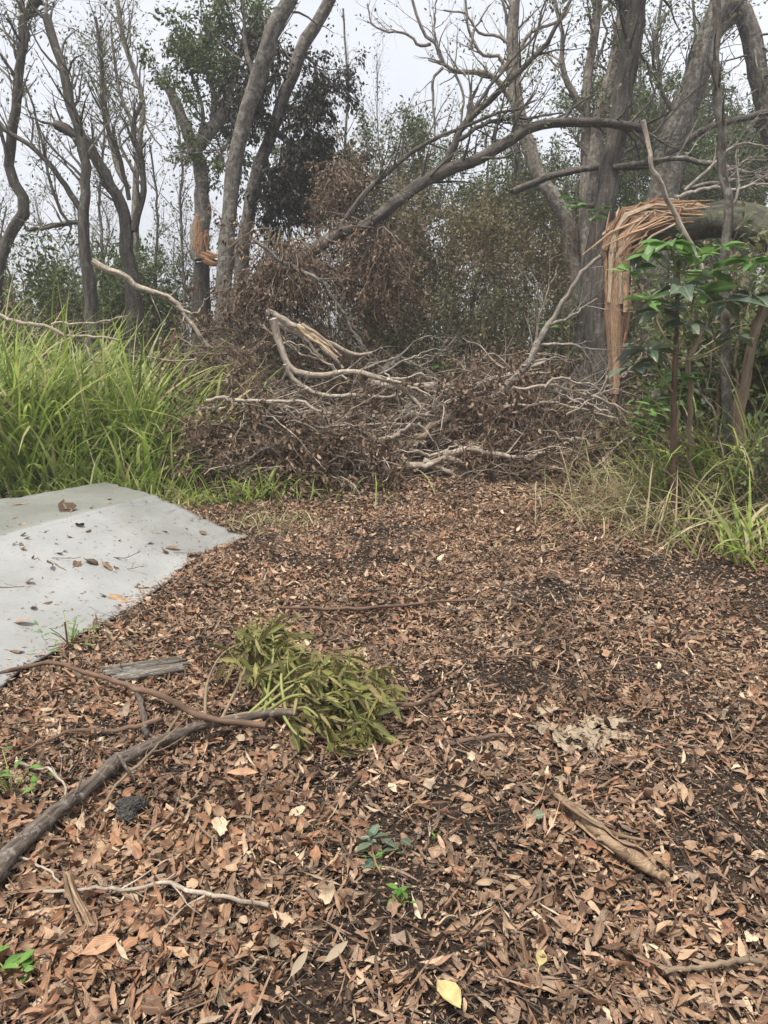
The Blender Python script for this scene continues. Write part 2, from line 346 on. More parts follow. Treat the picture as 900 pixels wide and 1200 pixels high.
def tarp_mat():
    m, t = newmat('woven_plastic'); l = t.links; at = N_(t, 'ShaderNodeAttribute', attribute_name='bark')
    g = N_(t, 'ShaderNodeNewGeometry')
    sx = N_(t, 'ShaderNodeSeparateXYZ'); l.new(at.outputs['Vector'], sx.inputs[0])
    n1 = N_(t, 'ShaderNodeTexNoise', Scale=1.3, Detail=6.0, Roughness=.6); n2 = N_(t, 'ShaderNodeTexNoise', Scale=22.0, Detail=5.0, Roughness=.7)
    l.new(g.outputs['Position'], n1.inputs['Vector']); l.new(g.outputs['Position'], n2.inputs['Vector'])
    r1 = ramp(t, [(.3, (.21, .21, .2)), (.6, (.31, .315, .31)), (.75, (.36, .365, .36))]); l.new(n1.outputs['Fac'], r1.inputs[0])
    r2 = ramp(t, [(.3, (.66, .62, .56)), (.42, (1, 1, 1))]); l.new(n2.outputs['Fac'], r2.inputs[0])
    mm = N_(t, 'ShaderNodeMix', data_type='RGBA', blend_type='MULTIPLY'); mm.inputs[0].default_value = .75; l.new(r1.outputs[0], mm.inputs[6]); l.new(r2.outputs[0], mm.inputs[7])
    # painted facet shade (tone attribute): right end, and greener strip behind the fold
    tn = N_(t, 'ShaderNodeAttribute', attribute_name='tone')
    m3 = N_(t, 'ShaderNodeMix', data_type='RGBA', blend_type='MULTIPLY'); m3.inputs[7].default_value = (.42, .44, .36, 1); l.new(tn.outputs['Fac'], m3.inputs[0]); l.new(mm.outputs[2], m3.inputs[6])
    hs_ = []
    for ax, fr in ((0, 420.), (1, 420.)):
        mu = N_(t, 'ShaderNodeMath', operation='MULTIPLY'); mu.inputs[1].default_value = fr; l.new(sx.outputs[ax], mu.inputs[0])
        si = N_(t, 'ShaderNodeMath', operation='SINE'); l.new(mu.outputs[0], si.inputs[0]); hs_.append(si)
    ad = N_(t, 'ShaderNodeMath', operation='ADD'); l.new(hs_[0].outputs[0], ad.inputs[0]); l.new(hs_[1].outputs[0], ad.inputs[1])
    bp = N_(t, 'ShaderNodeBump', Strength=.25, Distance=.002); l.new(ad.outputs[0], bp.inputs['Height'])
    b = N_(t, 'ShaderNodeBsdfPrincipled', Roughness=.42); l.new(m3.outputs[2], b.inputs['Base Color']); l.new(bp.outputs[0], b.inputs['Normal'])
    o = N_(t, 'ShaderNodeOutputMaterial'); l.new(b.outputs[0], o.inputs[0]); return m
def rock_mat():
    m, t = newmat('lava_rock'); l = t.links; g = N_(t, 'ShaderNodeNewGeometry')
    n1 = N_(t, 'ShaderNodeTexNoise', Scale=45.0, Detail=6.0, Roughness=.7); v = N_(t, 'ShaderNodeTexVoronoi', Scale=110.0)
    l.new(g.outputs['Position'], n1.inputs['Vector']); l.new(g.outputs['Position'], v.inputs['Vector'])
    r1 = ramp(t, [(.35, (.02, .02, .019)), (.62, (.075, .07, .062)), (.74, (.3, .28, .24))]); l.new(n1.outputs['Fac'], r1.inputs[0])
    bp = N_(t, 'ShaderNodeBump', Strength=1., Distance=.012); l.new(v.outputs['Distance'], bp.inputs['Height'])
    b = N_(t, 'ShaderNodeBsdfPrincipled', Roughness=.9); l.new(r1.outputs[0], b.inputs['Base Color']); l.new(bp.outputs[0], b.inputs['Normal'])
    o = N_(t, 'ShaderNodeOutputMaterial'); l.new(b.outputs[0], o.inputs[0]); return m

# ------------------------------------------------------------------ ground
gx = np.unique(np.r_[-np.geomspace(6, 140, 26)[::-1], np.linspace(-6, 6, 200), np.geomspace(6, 140, 26)])
gy = np.unique(np.r_[-np.geomspace(1, 140, 16)[::-1], np.linspace(-1, 12, 220), np.geomspace(12, 140, 40)])
X, Y = np.meshgrid(gx, gy); Z = gh(X, Y)
b = MB(); nx = len(gx); ii = (np.arange(len(gy)-1)[:, None]*nx + np.arange(nx-1)[None]).reshape(-1)
b.add(np.stack([X, Y, Z], -1), np.stack([ii, ii+1, ii+nx+1, ii+nx], -1))
ground = b.build('ground', ground_mat(), None, (0, 0, 0), 'structure')

# ------------------------------------------------------------------ tarp
def gq(px, py, z):
    r = ray(px, py); return np.array([0, 0, CAM_H]) + r*((z-CAM_H)/r[2])
TF0, TF1 = gq(-330, 1010, .02), G(287, 630, .012)
TR0, TR1 = gq(-330, 722, .30), gq(184, 583, .30)
TB0, TB1 = gq(-330, 645, .27), gq(122, 566, .27)
nu, nv_ = 110, 80
uu, vv = np.meshgrid(np.linspace(0, 1, nu), np.linspace(0, 1, nv_))
def tarp_at(u, v):
    u = np.asarray(u, float)[..., None]; v = np.asarray(v, float)[..., None]
    f = TF0+(TF1-TF0)*u; r_ = TR0+(TR1-TR0)*u; bk_ = TB0+(TB1-TB0)*u
    a = np.clip(v/.7, 0, 1); c = np.clip((v-.7)/.3, 0, 1)
    p = f+(r_-f)*a; p = p+(bk_-r_)*c
    uq, vq = u[..., 0], v[..., 0]
    w_ = np.sin(a[..., 0]*np.pi)*(.02*np.sin(uq*9+1)*.5 + .02*(vnoise(uq*9, vq*3, 1, 8)-.5)) \
        + .02*(vnoise(uq*14, vq*9, 1, 9)-.5) + .014*np.exp(-((vq-.70)/.012)**2) \
        - .04*np.clip((uq-.76)/.2, 0, 1)*np.clip((1-uq)/.08, 0, 1)*np.sin(a[..., 0]*np.pi)
    p[..., 2] = p[..., 2]+w_
    e = np.minimum(np.minimum(uq*6, (1-uq)*9), np.minimum(vq*7, (1-vq)*7))
    p[..., 0] += (vnoise(uq*30, vq*30, 1, 12)-.5)*.05*np.clip(1-e, 0, 1)
    p[..., 1] += (vnoise(uq*30, vq*30, 1, 13)-.5)*.05*np.clip(1-e, 0, 1)
    p[..., 2] = np.maximum(p[..., 2], gh(p[..., 0], p[..., 1])+.006)
    return p
TV = tarp_at(uu, vv)
sc_ = np.stack([uu*4.2, vv*2.6, 0*uu], -1)
b = MB(); ii = (np.arange(nv_-1)[:, None]*nu+np.arange(nu-1)[None]).reshape(-1)
b.add(TV, np.stack([ii, ii+1, ii+nu+1, ii+nu], -1), None, (sstep(.7, .74, vv)*.5 + .22*sstep(.76, .82, uu)*(1-sstep(.7, .74, vv))).ravel(), sc_)  # tone carries the painted shade of the back strip and right end facet
TO = TF1.copy()
tt = thing('tarp', TO, 'grey woven plastic tarp lying folded beside the leaf-strewn clearing', 'tarp')
so_ = b.build('sheet', tarp_mat(), tt)
md = so_.modifiers.new('thickness', 'SOLIDIFY'); md.thickness = .012; md.offset = 1
hem = MB()
for a_ in (tarp_at(np.linspace(0, 1, 120), np.full(120, .004)), tarp_at(np.full(60, .996), np.linspace(0, 1, 60))):
    hem.tubes(a_+np.array([0, 0, .006]), .011, 6, .3, flat=.5)
hem.build('hem', M['pale_peel'] if False else so_.data.materials[0], tt)
TPOLY = np.array([TF0[:2], TF1[:2], TR1[:2], TB1[:2], TB0[:2]])
def inpoly(x, y, poly):
    c = np.zeros(len(x), bool); n = len(poly)
    for i in range(n):
        x1, y1 = poly[i]; x2, y2 = poly[(i+1) % n]
        k = ((y1 > y) != (y2 > y)) & (x < (x2-x1)*(y-y1)/(y2-y1+1e-12)+x1); c ^= k
    return c

# ------------------------------------------------------------------ leaf litter
SOIL = [(*G(px, py)[:2], q_) for px, py, q_ in ((560, 955, .16), (525, 925, .12), (575, 1000, .14), (560, 700, .3), (800, 790, .3), (860, 1000, .2), (480, 1060, .13), (640, 1170, .14), (470, 985, .12), (700, 1090, .12), (330, 1170, .1), (400, 930, .12), (560, 870, .2), (820, 920, .16))]
def scatter(n, y0, y1, half0, dens_noise=True, xr=None):
    y = y0 + (y1-y0)*rng.uniform(0, 1, n)**.8
    hw = half0 + .62*y; x = rng.uniform(-1, 1, n)*hw
    if xr: x = rng.uniform(xr[0], xr[1], n)
    keep = ~inpoly(x, y, TPOLY)
    if dens_noise:
        dn = vnoise(x, y, 1.7, 21)*.6+vnoise(x, y, 5, 22)*.4
        for (qx, qy, qr) in SOIL: dn = dn-.24*np.exp(-((x-qx)**2+((y-qy)*.8)**2)/qr**2)
        keep &= rng.uniform(0, 1, n) < .06+.94*sstep(.32, .5, dn)
    return x[keep], y[keep]
def flat_leaves(mb, x, y, Lr, Wr, detail, z=(.004, .03), tilt=.32, toner=None, curl=.35):
    n = len(x); a = rng.uniform(0, 2*math.pi, n); z_ = gh(x, y)+rng.uniform(*z, n)
    nvv = nrm(np.stack([rng.normal(0, tilt, n), rng.normal(0, tilt, n), np.ones(n)], -1))
    d = np.stack([np.cos(a), np.sin(a), rng.normal(0, .18, n)], -1)
    Ln = rng.uniform(*Lr, n); W = rng.uniform(*Wr, n)
    tone = rng.uniform(0, 1, n) if toner is None else toner
    mb.leaves(np.stack([x, y, z_], -1), d, nvv, Ln, W, rng.normal(0, curl, n), rng.normal(.25, .55, n), tone, detail, rng.normal(0, .9, n), .09 if detail == 2 else .05)
lit = MB()
x, y = scatter(24000, .9, 3.6, .8); flat_leaves(lit, x, y, (.026, .085), (.007, .019), 2, curl=.7, tilt=.36)
x, y = scatter(3000, .9, 3.6, .8); flat_leaves(lit, x, y, (.04, .075), (.018, .036), 2, tilt=.5, curl=.9)
x, y = scatter(52000, .9, 3.8, .8, False); flat_leaves(lit, x, y, (.006, .026), (.0025, .011), 0, z=(.002, .026), tilt=.6)
x, y = scatter(64000, 3.4, 7.5, 1.0); flat_leaves(lit, x, y, (.026, .075), (.007, .021), 1, curl=.8, tilt=.5)
x, y = scatter(9000, 3.4, 7.5, 1.0); flat_leaves(lit, x, y, (.045, .085), (.02, .04), 1, tilt=.6, curl=.9)
x, y = scatter(46000, 3.4, 7.5, 1.0, False); flat_leaves(lit, x, y, (.01, .035), (.004, .016), 0, z=(.004, .04), tilt=.6)
x, y = scatter(80000, 7, 12.5, 1.2); flat_leaves(lit, x, y, (.035, .09), (.011, .032), 0, z=(.004, .045), tilt=.65)
x, y = scatter(2600, .9, 4.5, .8, False); flat_leaves(lit, x, y, (.05, .15), (.004, .009), 2, curl=.9, tilt=.5, z=(.015, .04))
x, y = scatter(900, .9, 4.0, .8, False); flat_leaves(lit, x, y, (.03, .06), (.025, .05), 2, curl=1.2, tilt=.7, z=(.01, .04))
lit.build('leaf_litter', M['litter'], None, (0, 0, 0), 'stuff')
ora = MB()
for (px, py, sx, sy, n) in ((190, 990, .28, .13, 620), (110, 1120, .26, .12, 420), (190, 800, .3, .2, 260), (60, 860, .25, .2, 160), (340, 870, .25, .2, 120), (700, 985, .3, .2, 90), (300, 690, .5, .4, 400), (560, 600, 1.5, .8, 1600)):
    c = G(px, py); xx = rng.normal(c[0], sx, n); yy = rng.normal(c[1], sy, n); k = ~inpoly(xx, yy, TPOLY)
    flat_leaves(ora, xx[k], yy[k], (.035, .08), (.014, .036), 2 if py > 780 else 1, z=(.006, .035), tilt=.42, curl=.7)
ora.build('orange_leaf_litter', M['litter_orange'], None, (0, 0, 0), 'stuff')
tw = MB()
for n, y0, y1, r0 in ((3200, .9, 3.6, .0011), (7000, 3.4, 11, .0024)):
    x, y = scatter(n, y0, y1, 1., False); n = len(x)
    a = rng.uniform(0, 6.28, n); p0 = np.stack([x, y, gh(x, y)+rng.uniform(.008, .035, n)], -1)
    pt = wander(p0, np.stack([np.cos(a), np.sin(a), rng.normal(0, .08, n)], -1), rng.uniform(.03, 1., n)**2*.3+.03, 5, .15)
    pt[..., 2] = np.maximum(pt[..., 2], gh(pt[..., 0], pt[..., 1])+.006)
    tw.tubes(pt, rng.uniform(.6, 1.8, n)[:, None]*r0*np.linspace(1, .5, 5), 4)
tw.build('twig_litter', M['stick'], None, (0, 0, 0), 'stuff')

# the largest leaves in view, one object each
variants = []
for k in range(26):
    v_ = MB(); org = k % 3 == 0
    org = k % 5 == 0; Ln = rng.uniform(.04, .08); W = rng.uniform(.018, .032) if org or k % 6 == 1 else rng.uniform(.009, .019)
    v_.leaves(np.zeros((1, 3)), np.array([[1., 0, .05]]), np.array([[0, 0, 1.]]), Ln, W, rng.normal(0, .8), rng.normal(.3, .5), rng.uniform(.1, .95), 2, rng.normal(0, .9), .06)
    variants.append(v_.mesh('leaf', M['litter_orange'] if org else M['litter'], (0, 0, 0)))
k = 0
while k < 300:
    y_ = rng.uniform(1.0, 2.9); x_ = rng.uniform(-1, 1)*(.25+.56*y_)
    if inpoly(np.array([x_]), np.array([y_]), TPOLY)[0]: continue
    o = bpy.data.objects.new('leaf', variants[rng.integers(0, 26)]); COL.objects.link(o); o.parent = ground
    o.location = (x_, y_, float(gh(x_, y_))+rng.uniform(.028, .045)); o.rotation_euler = (rng.normal(0, .3), rng.normal(0, .25), rng.uniform(0, 6.28))
    s_ = rng.uniform(.85, 1.15); o.scale = (s_, s_, s_); k += 1

# debris on the tarp
crumb = MB()
u = np.r_[rng.uniform(.3, 1, 900), rng.uniform(.3, 1, 800)]; v = np.r_[rng.uniform(.0, 1, 900)**1.3, np.abs(rng.normal(0, .025, 800))]; p = tarp_at(u, v); n = len(u); a = rng.uniform(0, 6.28, n)
p[:, 2] += .012
crumb.leaves(p, np.stack([np.cos(a), np.sin(a), 0*a+.03], -1), np.tile([0, 0, 1.], (n, 1)), rng.uniform(.008, .042, n), rng.uniform(.003, .012, n), rng.normal(0, .3, n), .2, rng.uniform(0, .6, n))
crumb.build('leaf_crumbs', M['litter'], None, TO, 'stuff')
def tarp_uv(px, py):
    best = None
    for uu_ in np.linspace(.2, 1, 161):
        q = tarp_at(np.full(81, uu_), np.linspace(0, 1, 81))
        r_ = q-np.array([0, 0, CAM_H]); yc = r_[:, 1]*sp+r_[:, 2]*cp; zc = r_[:, 1]*cp-r_[:, 2]*sp
        sx_ = 450+F*r_[:, 0]/zc; sy_ = 600-F*yc/zc; dd = np.hypot(sx_-px, sy_-py); j = dd.argmin()
        if best is None or dd[j] < best[0]: best = (dd[j], uu_, q[j])
    return best[2]
tl = [(62, 664, 14), (88, 667, 13), (63, 712, 15), (15, 732, 15), (30, 738, 13), (48, 736, 12), (12, 766, 14), (30, 685, 10), (120, 662, 18), (132, 672, 14), (97, 618, 12), (100, 634, 13), (193, 645, 14),
      (243, 628, 12), (200, 652, 12), (178, 688, 20), (135, 714, 20), (150, 706, 20), (234, 655, 12), (75, 596, 18), (82, 602, 20), (30, 593, 12), (215, 668, 10), (170, 640, 9), (25, 645, 8), (55, 625, 8), (112, 738, 12), (40, 712, 9)]
big = []
for k in range(6):
    v_ = MB(); v_.leaves(np.zeros((1, 3)), np.array([[1., 0, .1]]), np.array([[0, 0, 1.]]), .09, rng.uniform(.03, .055), rng.uniform(.1, .6), rng.uniform(.05, .45), rng.uniform(0, .4), 2, rng.normal(0, .5), .08)
    v_.tubes(np.array([[0, 0, 0], [-.015, .002, .004], [-.03, .0, .0]]), .0016, 4, .3)
    big.append(v_.mesh('fallen_leaf', M['litter'], (0, 0, 0)))
for k, (px, py, sz) in enumerate(tl):
    q = tarp_uv(px, py); o = bpy.data.objects.new('fallen_leaf', big[k % 6]); COL.objects.link(o)
    s_ = sz*np.linalg.norm(q-[0, 0, CAM_H])/900/.075
    o.location = (q[0], q[1], q[2]+.012); o.rotation_euler = (rng.normal(0, .2), rng.normal(0, .2), rng.uniform(0, 6.3)); o.scale = (s_*rng.uniform(.7, 1.3), s_*rng.uniform(.7, 1.5), s_)
    tag(o, 'curled dead brown leaf lying on the grey tarp', 'leaf', 'dead leaves lying on the tarp')
for k in range(46):
    q = tarp_at(np.array([rng.uniform(.5, .98)]), np.array([rng.uniform(.03, .95)**1.2]))[0]; o = bpy.data.objects.new('fallen_leaf', big[k % 6]); COL.objects.link(o); s_ = rng.uniform(.35, .7)
    o.location = (q[0], q[1], q[2]+.012); o.rotation_euler = (rng.normal(0, .2), rng.normal(0, .2), rng.uniform(0, 6.3)); o.scale = (s_, s_*rng.uniform(.7, 1.3), s_)
    tag(o, 'small scrap of dead leaf lying on the grey tarp', 'leaf', 'small leaf scraps on the tarp')
for k, (px, py) in enumerate([(60, 657), (78, 672), (55, 760), (30, 690), (133, 655), (205, 650), (160, 690), (48, 748), (150, 670), (95, 640)]):
    q = tarp_uv(px, py); mb = MB(); a = rng.uniform(0, 6.28)
    pt = wander(q[None]+[0, 0, .016], np.array([[math.cos(a), .5*math.sin(a), .03]]), rng.uniform(.1, .28), 6, .15)
    sb, sr = sub(pt, .002, 3, (.03, .08), (.5, 1), 0, 4, .1, .1)
    mb.tubes(pt, .0025, 4); mb.tubes(sb, sr, 4)
    tag(mb.build('twig', M['bark_twig'], None, q), 'thin dry twig lying on the grey tarp', 'twig', 'twigs lying on the tarp')

# ------------------------------------------------------------------ trees
def pth(spec, d, n=24, wig=0.0):
    pts = np.array([P(s[0], s[1], s[2] if len(s) > 2 else d) for s in spec])
    q = smooth(pts, n)
    if wig:
        w_ = np.cumsum(rng.normal(0, wig, (n, 3)), 0); w_ -= np.linspace(0, 1, n)[:, None]*w_[-1]; q = q+w_
    return q
def rad(w0, w1, d, n): return np.linspace(w0, w1, n)*d/F/2
def drop(spec, d):
    """continue the first point of a trunk straight down into the ground"""
    p = P(spec[0][0], spec[0][1], d); z = float(gh(p[0], p[1]))
    r = ray(spec[0][0], spec[0][1]); return p, z
def make_tree(name, label, cat, d, trunk, limbs=(), bark='bark_grey', twigs=(40, 120), tl=(.5, 1.3), leaf=None, nleaf=0, lsz=(.05, .09), up=.25, group=None, lw=.45, droop=.3, twig_mat=None, trunk_twigs=.4, n=30, splinter=False, seat=True, lump=.14):
    spec, w0, w1 = trunk
    pts = [P(s[0], s[1], s[2] if len(s) > 2 else d) for s in spec]
    if seat:
        p = pts[0]; z = float(gh(p[0], p[1]))
        if p[2] > z-.05: pts.insert(0, np.array([p[0], p[1], z-.15]))
        else: pts[0] = np.array([p[0], p[1], z-.15])
    tp = smooth(pts, n); w_ = np.cumsum(rng.normal(0, .017, (n, 3)), 0); tp = tp+w_-np.linspace(0, 1, n)[:, None]*w_[-1]
    tr = rad(w0, w1, d, n)
    if seat: tr = tr*(1+.35*np.exp(-np.linspace(0, 12, n)))
    org = tp[0].copy(); org[2] += .15 if seat else 0
    t = thing(name, org, label, cat, group)
    m = MB(); m.tubes(tp, tr, 14, .5, lump, caps=True); m.build('trunk', M[bark], t)
    if splinter:
        for k in range(splinter):
            a = rng.uniform(0, 6.28); e = tp[-1]; dv = nrm(tp[-1]-tp[-3]); off = np.array([math.cos(a), math.sin(a), 0])*tr[-1]*.7
            s_ = MB(); l_ = rng.uniform(.15, .5)
            s_.tubes(np.stack([e+off-dv*.1, e+off*1.05+dv*l_*.5, e+off*1.2+dv*l_]), np.array([.3, .2, .03])*tr[-1], 5, None, .15); s_.build('splinter', M['wood'], t)
    src, srad = [], []
    q = tp[int(n*(1-trunk_twigs)):]; src.append(smooth(q, 16)); srad.append(np.interp(np.linspace(0, 1, 16), np.linspace(0, 1, len(q)), tr[int(n*(1-trunk_twigs)):]))
    for ls, a0, a1 in limbs:
        lp = pth(ls, d, 16, .012); lr = rad(a0, a1, d, 16)
        m = MB(); m.tubes(lp, lr, 8, .5, .08, caps=True); m.build('limb', M[bark], t); src.append(lp); srad.append(lr)
    src, srad = np.stack(src), np.stack(srad)
    n1, n2 = twigs
    if n1:
        a, ar = sub(src, srad, n1, tl, (.4, 1.1), up, 7, .16, .15, .45, .004, rmax=.025)
        m = MB(); m.tubes(a, ar, 5); last = a
        if n2:
            c, crr = sub(a, ar, n2, (tl[0]*.4, tl[1]*.55), (.4, 1.), up*.6, 5, .2, .2, .6, .0028); m.tubes(c, crr, 3); last = np.concatenate([a[:, [0, 2, 3, 5, 6]], c])
        m.build('twigs', M[twig_mat or bark], t, kind='stuff')
        if leaf and nleaf:
            lv = MB(); canopy(lv, last, nleaf, lsz, lw, droop); lv.build('crown', M[leaf], t)
    return t
def canopy(lv, paths, n, lsz, lw=.45, droop=.3, t0=.3, detail=0, spread=.05):
    p, T = onpath(paths, n, t0); p = p+rng.normal(0, spread, (n, 3))
    d = T*.5+rng.normal(0, .6, (n, 3))+[0, 0, -droop]; nv = rng.normal(0, .7, (n, 3))+[0, 0, .8]
    Ln = rng.uniform(*lsz, n); lv.leaves(p, d, nv, Ln, Ln*rng.uniform(lw*.8, lw*1.2, n), rng.normal(0, .3, n), .2, None, detail)

# grey trees standing by the grass
make_tree('bent_tree', 'thin dark S-curved trunk at the edge of the grass', 'tree', 13,
    ([(2, 400), (1, 300), (12, 270), (27, 238), (14, 212), (9, 185), (20, 130), (29, 60), (26, 25), (45, 2), (75, -40)], 14, 8), [([(29, 60), (32, 20), (20, -20)], 6, 3), ([(10, 195), (2, 150), (-10, 120)], 5, 2)],
    'bark_dark', (55, 220), (.4, 1.3), 'leaf_grey', 560, (.05, .09), twig_mat='bark_grey')
make_tree('forked_tree', 'dark upright trunk with a snapped tapering top above the grass', 'tree', 12.5,
    ([(105, 420), (102, 370), (97, 260), (99, 180), (86, 135), (78, 95), (66, 50), (54, 18)], 16, 8), [([(98, 180), (80, 150), (64, 146)], 11, 8), ([(100, 262), (70, 250), (50, 180), (30, 100)], 4, 2), ([(95, 262), (60, 266), (30, 270)], 6, 3), ([(97, 250), (70, 205), (40, 170), (5, 150), (-15, 120)], 7, 4)],
    'bark_dark', (55, 200), (.4, 1.3), 'leaf_grey', 480, (.05, .09), twig_mat='bark_grey', trunk_twigs=.5)
make_tree('leaning_tree', 'dark trunk leaning over and crossing behind the snapped forked tree', 'tree', 13.2,
    ([(163, 430), (160, 340), (157, 300), (153, 245), (138, 218), (116, 185), (100, 164), (82, 153), (66, 147)], 23, 9), [([(156, 270), (165, 235), (166, 190), (155, 150), (165, 120)], 9, 4), ([(150, 235), (138, 180), (122, 140), (118, 80), (112, 20)], 5, 3)],
    'bark_dark', (55, 200), (.4, 1.2), 'leaf_grey', 420, (.05, .09), twig_mat='bark_grey', trunk_twigs=.4)
make_tree('crooked_tree', 'pale twisted tree with thin fingers beyond the leaning dark trunk', 'tree', 17,
    ([(156, 400), (155, 300), (152, 225), (160, 160), (165, 115), (152, 70), (138, 20), (130, -30)], 10, 4), [([(152, 220), (138, 195), (128, 150), (120, 90), (118, 30)], 6, 2.5), ([(160, 155), (145, 120), (135, 75), (130, 30)], 5, 2), ([(165, 115), (178, 150), (190, 175)], 3, 1.5), ([(158, 200), (140, 160), (160, 140)], 4, 2)],
    'bark_pale', (80, 320), (.5, 1.5), 'leaf_grey', 1100, (.06, .1))
t4 = make_tree('broken_tree', 'pale forked tree snapped off above an orange splintered stump', 'tree', 16,
    ([(236, 304), (233, 285), (236, 240), (231, 195), (227, 178), (218, 150), (207, 125), (199, 104)], 21, 10),
    [([(228, 182), (236, 165), (252, 148), (264, 130), (275, 95), (283, 60)], 17, 6), ([(264, 130), (272, 150), (262, 172), (240, 200)], 4, 2.5), ([(232, 170), (238, 130), (225, 90), (222, 60)], 5, 2.5), ([(252, 148), (250, 110), (240, 70), (245, 40)], 7, 3), ([(275, 95), (295, 75), (300, 45)], 5, 2), ([(283, 60), (275, 30), (270, 15)], 4, 2)],
    'bark_pale', (100, 420), (.5, 1.25), 'leaf_green', 9500, (.07, .12), up=.2, seat=False, trunk_twigs=.15)
def slab(spec, d_, w0, w1, mat, par, th=.45):
    """a stiff four-sided splinter with straight runs"""
    q = np.array([P(a[0], a[1], d_) for a in spec]); n_ = len(q); m = MB()
    m.tubes(q, rad(1, 1, d_, n_)*np.r_[w0*.75, np.linspace(w0, w1, n_-1)[:-1], w1] if n_ > 2 else rad(w0, w1, d_, n_), 4, None, .12, True, flat=th); return m.build('splinter', M[mat], par, smooth_=False)
for k in range(9):
    x0 = 225+k*1.7; yb = 300+rng.uniform(-12, 8); slab([(x0+5, 258+rng.uniform(-6, 24)), (x0+4, yb-14), (x0+3+k*.5, yb)], 15.72, rng.uniform(3, 6), .8, ('wood', 'wood_red')[k % 2], t4)
for k in range(9):
    x0 = 234+rng.uniform(0, 8); slab([(x0, 294+k*1.6), (x0+10, 299+k*1.5), (x0+rng.uniform(12, 24), 300+k*1.6+rng.uniform(-4, 4))], 15.7-rng.uniform(0, .15), rng.uniform(3, 5), 1, ('wood', 'wood_red')[k % 2], t4)
m = MB(); m.tubes(np.stack([P(237, 309, 16), P(236, 340, 16.1), np.r_[P(234, 400, 16.2)[:2], -.2]]), rad(17, 24, 16, 3), 12, .4, .1, True)
tag(m.build('stump', M['bark_dark'], None, P(225, 400, 16.1)), 'dark standing stump under the snapped pale tree', 'stump')
make_tree('tall_tree', 'tall straight grey trunk sweeping up out of the brown debris', 'tree', 13.5,
    ([(264, 400), (263, 330), (265, 250), (274, 175), (299, 100), (325, 32), (345, -10), (385, -120)], 20, 14), [([(300, 100), (290, 50), (285, 0)], 6, 3), ([(268, 200), (255, 175), (238, 160)], 4, 2)],
    'bark_grey', (26, 60), (.5, 1.2), 'leaf_dark', 250)
make_tree('double_tree', 'slanting grey trunk hung with dark drooping foliage', 'tree', 14.2,
    ([(278, 390), (279, 330), (286, 260), (300, 200), (318, 150), (340, 85), (362, 38), (392, -8), (430, -70)], 17, 11), [([(345, 75), (330, 62), (312, 72)], 4, 2), ([(352, 58), (370, 80), (374, 112)], 4, 2), ([(318, 150), (345, 170), (370, 185), (400, 195), (415, 215)], 8, 3), ([(330, 120), (350, 130), (365, 160)], 6, 2), ([(300, 200), (330, 200), (365, 225)], 6, 2), ([(310, 175), (318, 210), (350, 240)], 5, 2), ([(340, 85), (320, 90), (300, 130)], 4, 2), ([(345, 170), (350, 205), (330, 240)], 5, 2)],
    'bark_grey', (150, 620), (.4, 1.1), 'leaf_dark', 17000, (.06, .11), up=-.25, droop=.9, trunk_twigs=.05, twig_mat='bark_dark')
make_tree('arching_tree', 'fallen dark trunk arching low across the sky to the tall trees', 'tree', 11.5,
    ([(345, 305), (372, 287), (400, 268), (432, 262), (460, 240), (490, 214), (520, 199), (560, 187), (590, 170), (620, 150), (660, 142), (710, 143), (760, 150)], 15, 9),
    [([(515, 200), (535, 170), (545, 148), (580, 110), (620, 70), (655, 25), (680, -20)], 10, 3), ([(400, 268), (425, 232), (450, 205), (480, 180), (530, 156), (575, 138), (620, 125)], 7, 2.5), ([(535, 165), (560, 150), (600, 140), (660, 132)], 5, 2), ([(545, 150), (575, 100), (625, 40), (640, 0)], 4, 2), ([(460, 240), (450, 262), (432, 290)], 5, 2)],
    'bark_dark', (90, 240), (.4, 1.3), 'leaf_grey', 900, (.05, .085), up=.3, seat=False, trunk_twigs=.75)
make_tree('bare_tree', 'bare pale-limbed tree with a spreading crooked crown against white sky', 'tree', 14,
    ([(668, 430), (672, 330), (668, 262), (652, 232), (632, 200), (620, 165), (608, 128), (603, 70), (606, 0), (610, -60)], 24, 9),
    [([(606, 128), (580, 92), (562, 87), (535, 88), (520, 78), (512, 55), (498, 44), (488, 20), (480, -10)], 7, 2.5), ([(520, 80), (510, 92), (508, 130), (510, 180)], 3.5, 1.5), ([(505, 52), (490, 55), (478, 42), (465, 38), (440, 28), (430, 5)], 3.5, 1.5), ([(600, 100), (585, 70), (568, 68), (556, 55), (547, 30), (546, -10)], 5, 2), ([(585, 85), (600, 60), (585, 40), (560, 35), (545, 15), (520, 12)], 4, 2), ([(512, 55), (510, 30), (512, 0)], 3, 1.5), ([(603, 70), (620, 40), (655, 25), (670, 5)], 5, 2), ([(535, 88), (542, 110), (538, 150), (545, 190)], 3, 1.5), ([(550, 60), (560, 30), (575, 5)], 3, 1.5), ([(545, 88), (525, 75), (502, 70)], 3, 1.5), ([(603, 40), (590, 10), (580, -20)], 4, 2)],
    'bark_pale', (70, 160), (.3, 1.0), 'leaf_dark', 250, (.05, .08), up=.2)
make_tree('pillar_tree', 'thick dark upright trunk with lichen beside the splintered break', 'tree', 11.8,
    ([(688, 500), (692, 400), (700, 310), (712, 225), (723, 150), (732, 75), (740, 10), (746, -60), (745, -180)], 27, 19), [([(738, 20), (725, 0), (700, -30)], 12, 8), ([(742, -10), (770, -40), (790, -100)], 12, 6), ([(735, 50), (755, 75), (768, 110)], 4, 2)],
    'bark_dark', (70, 260), (.4, 1.3), 'leaf_grey', 900)
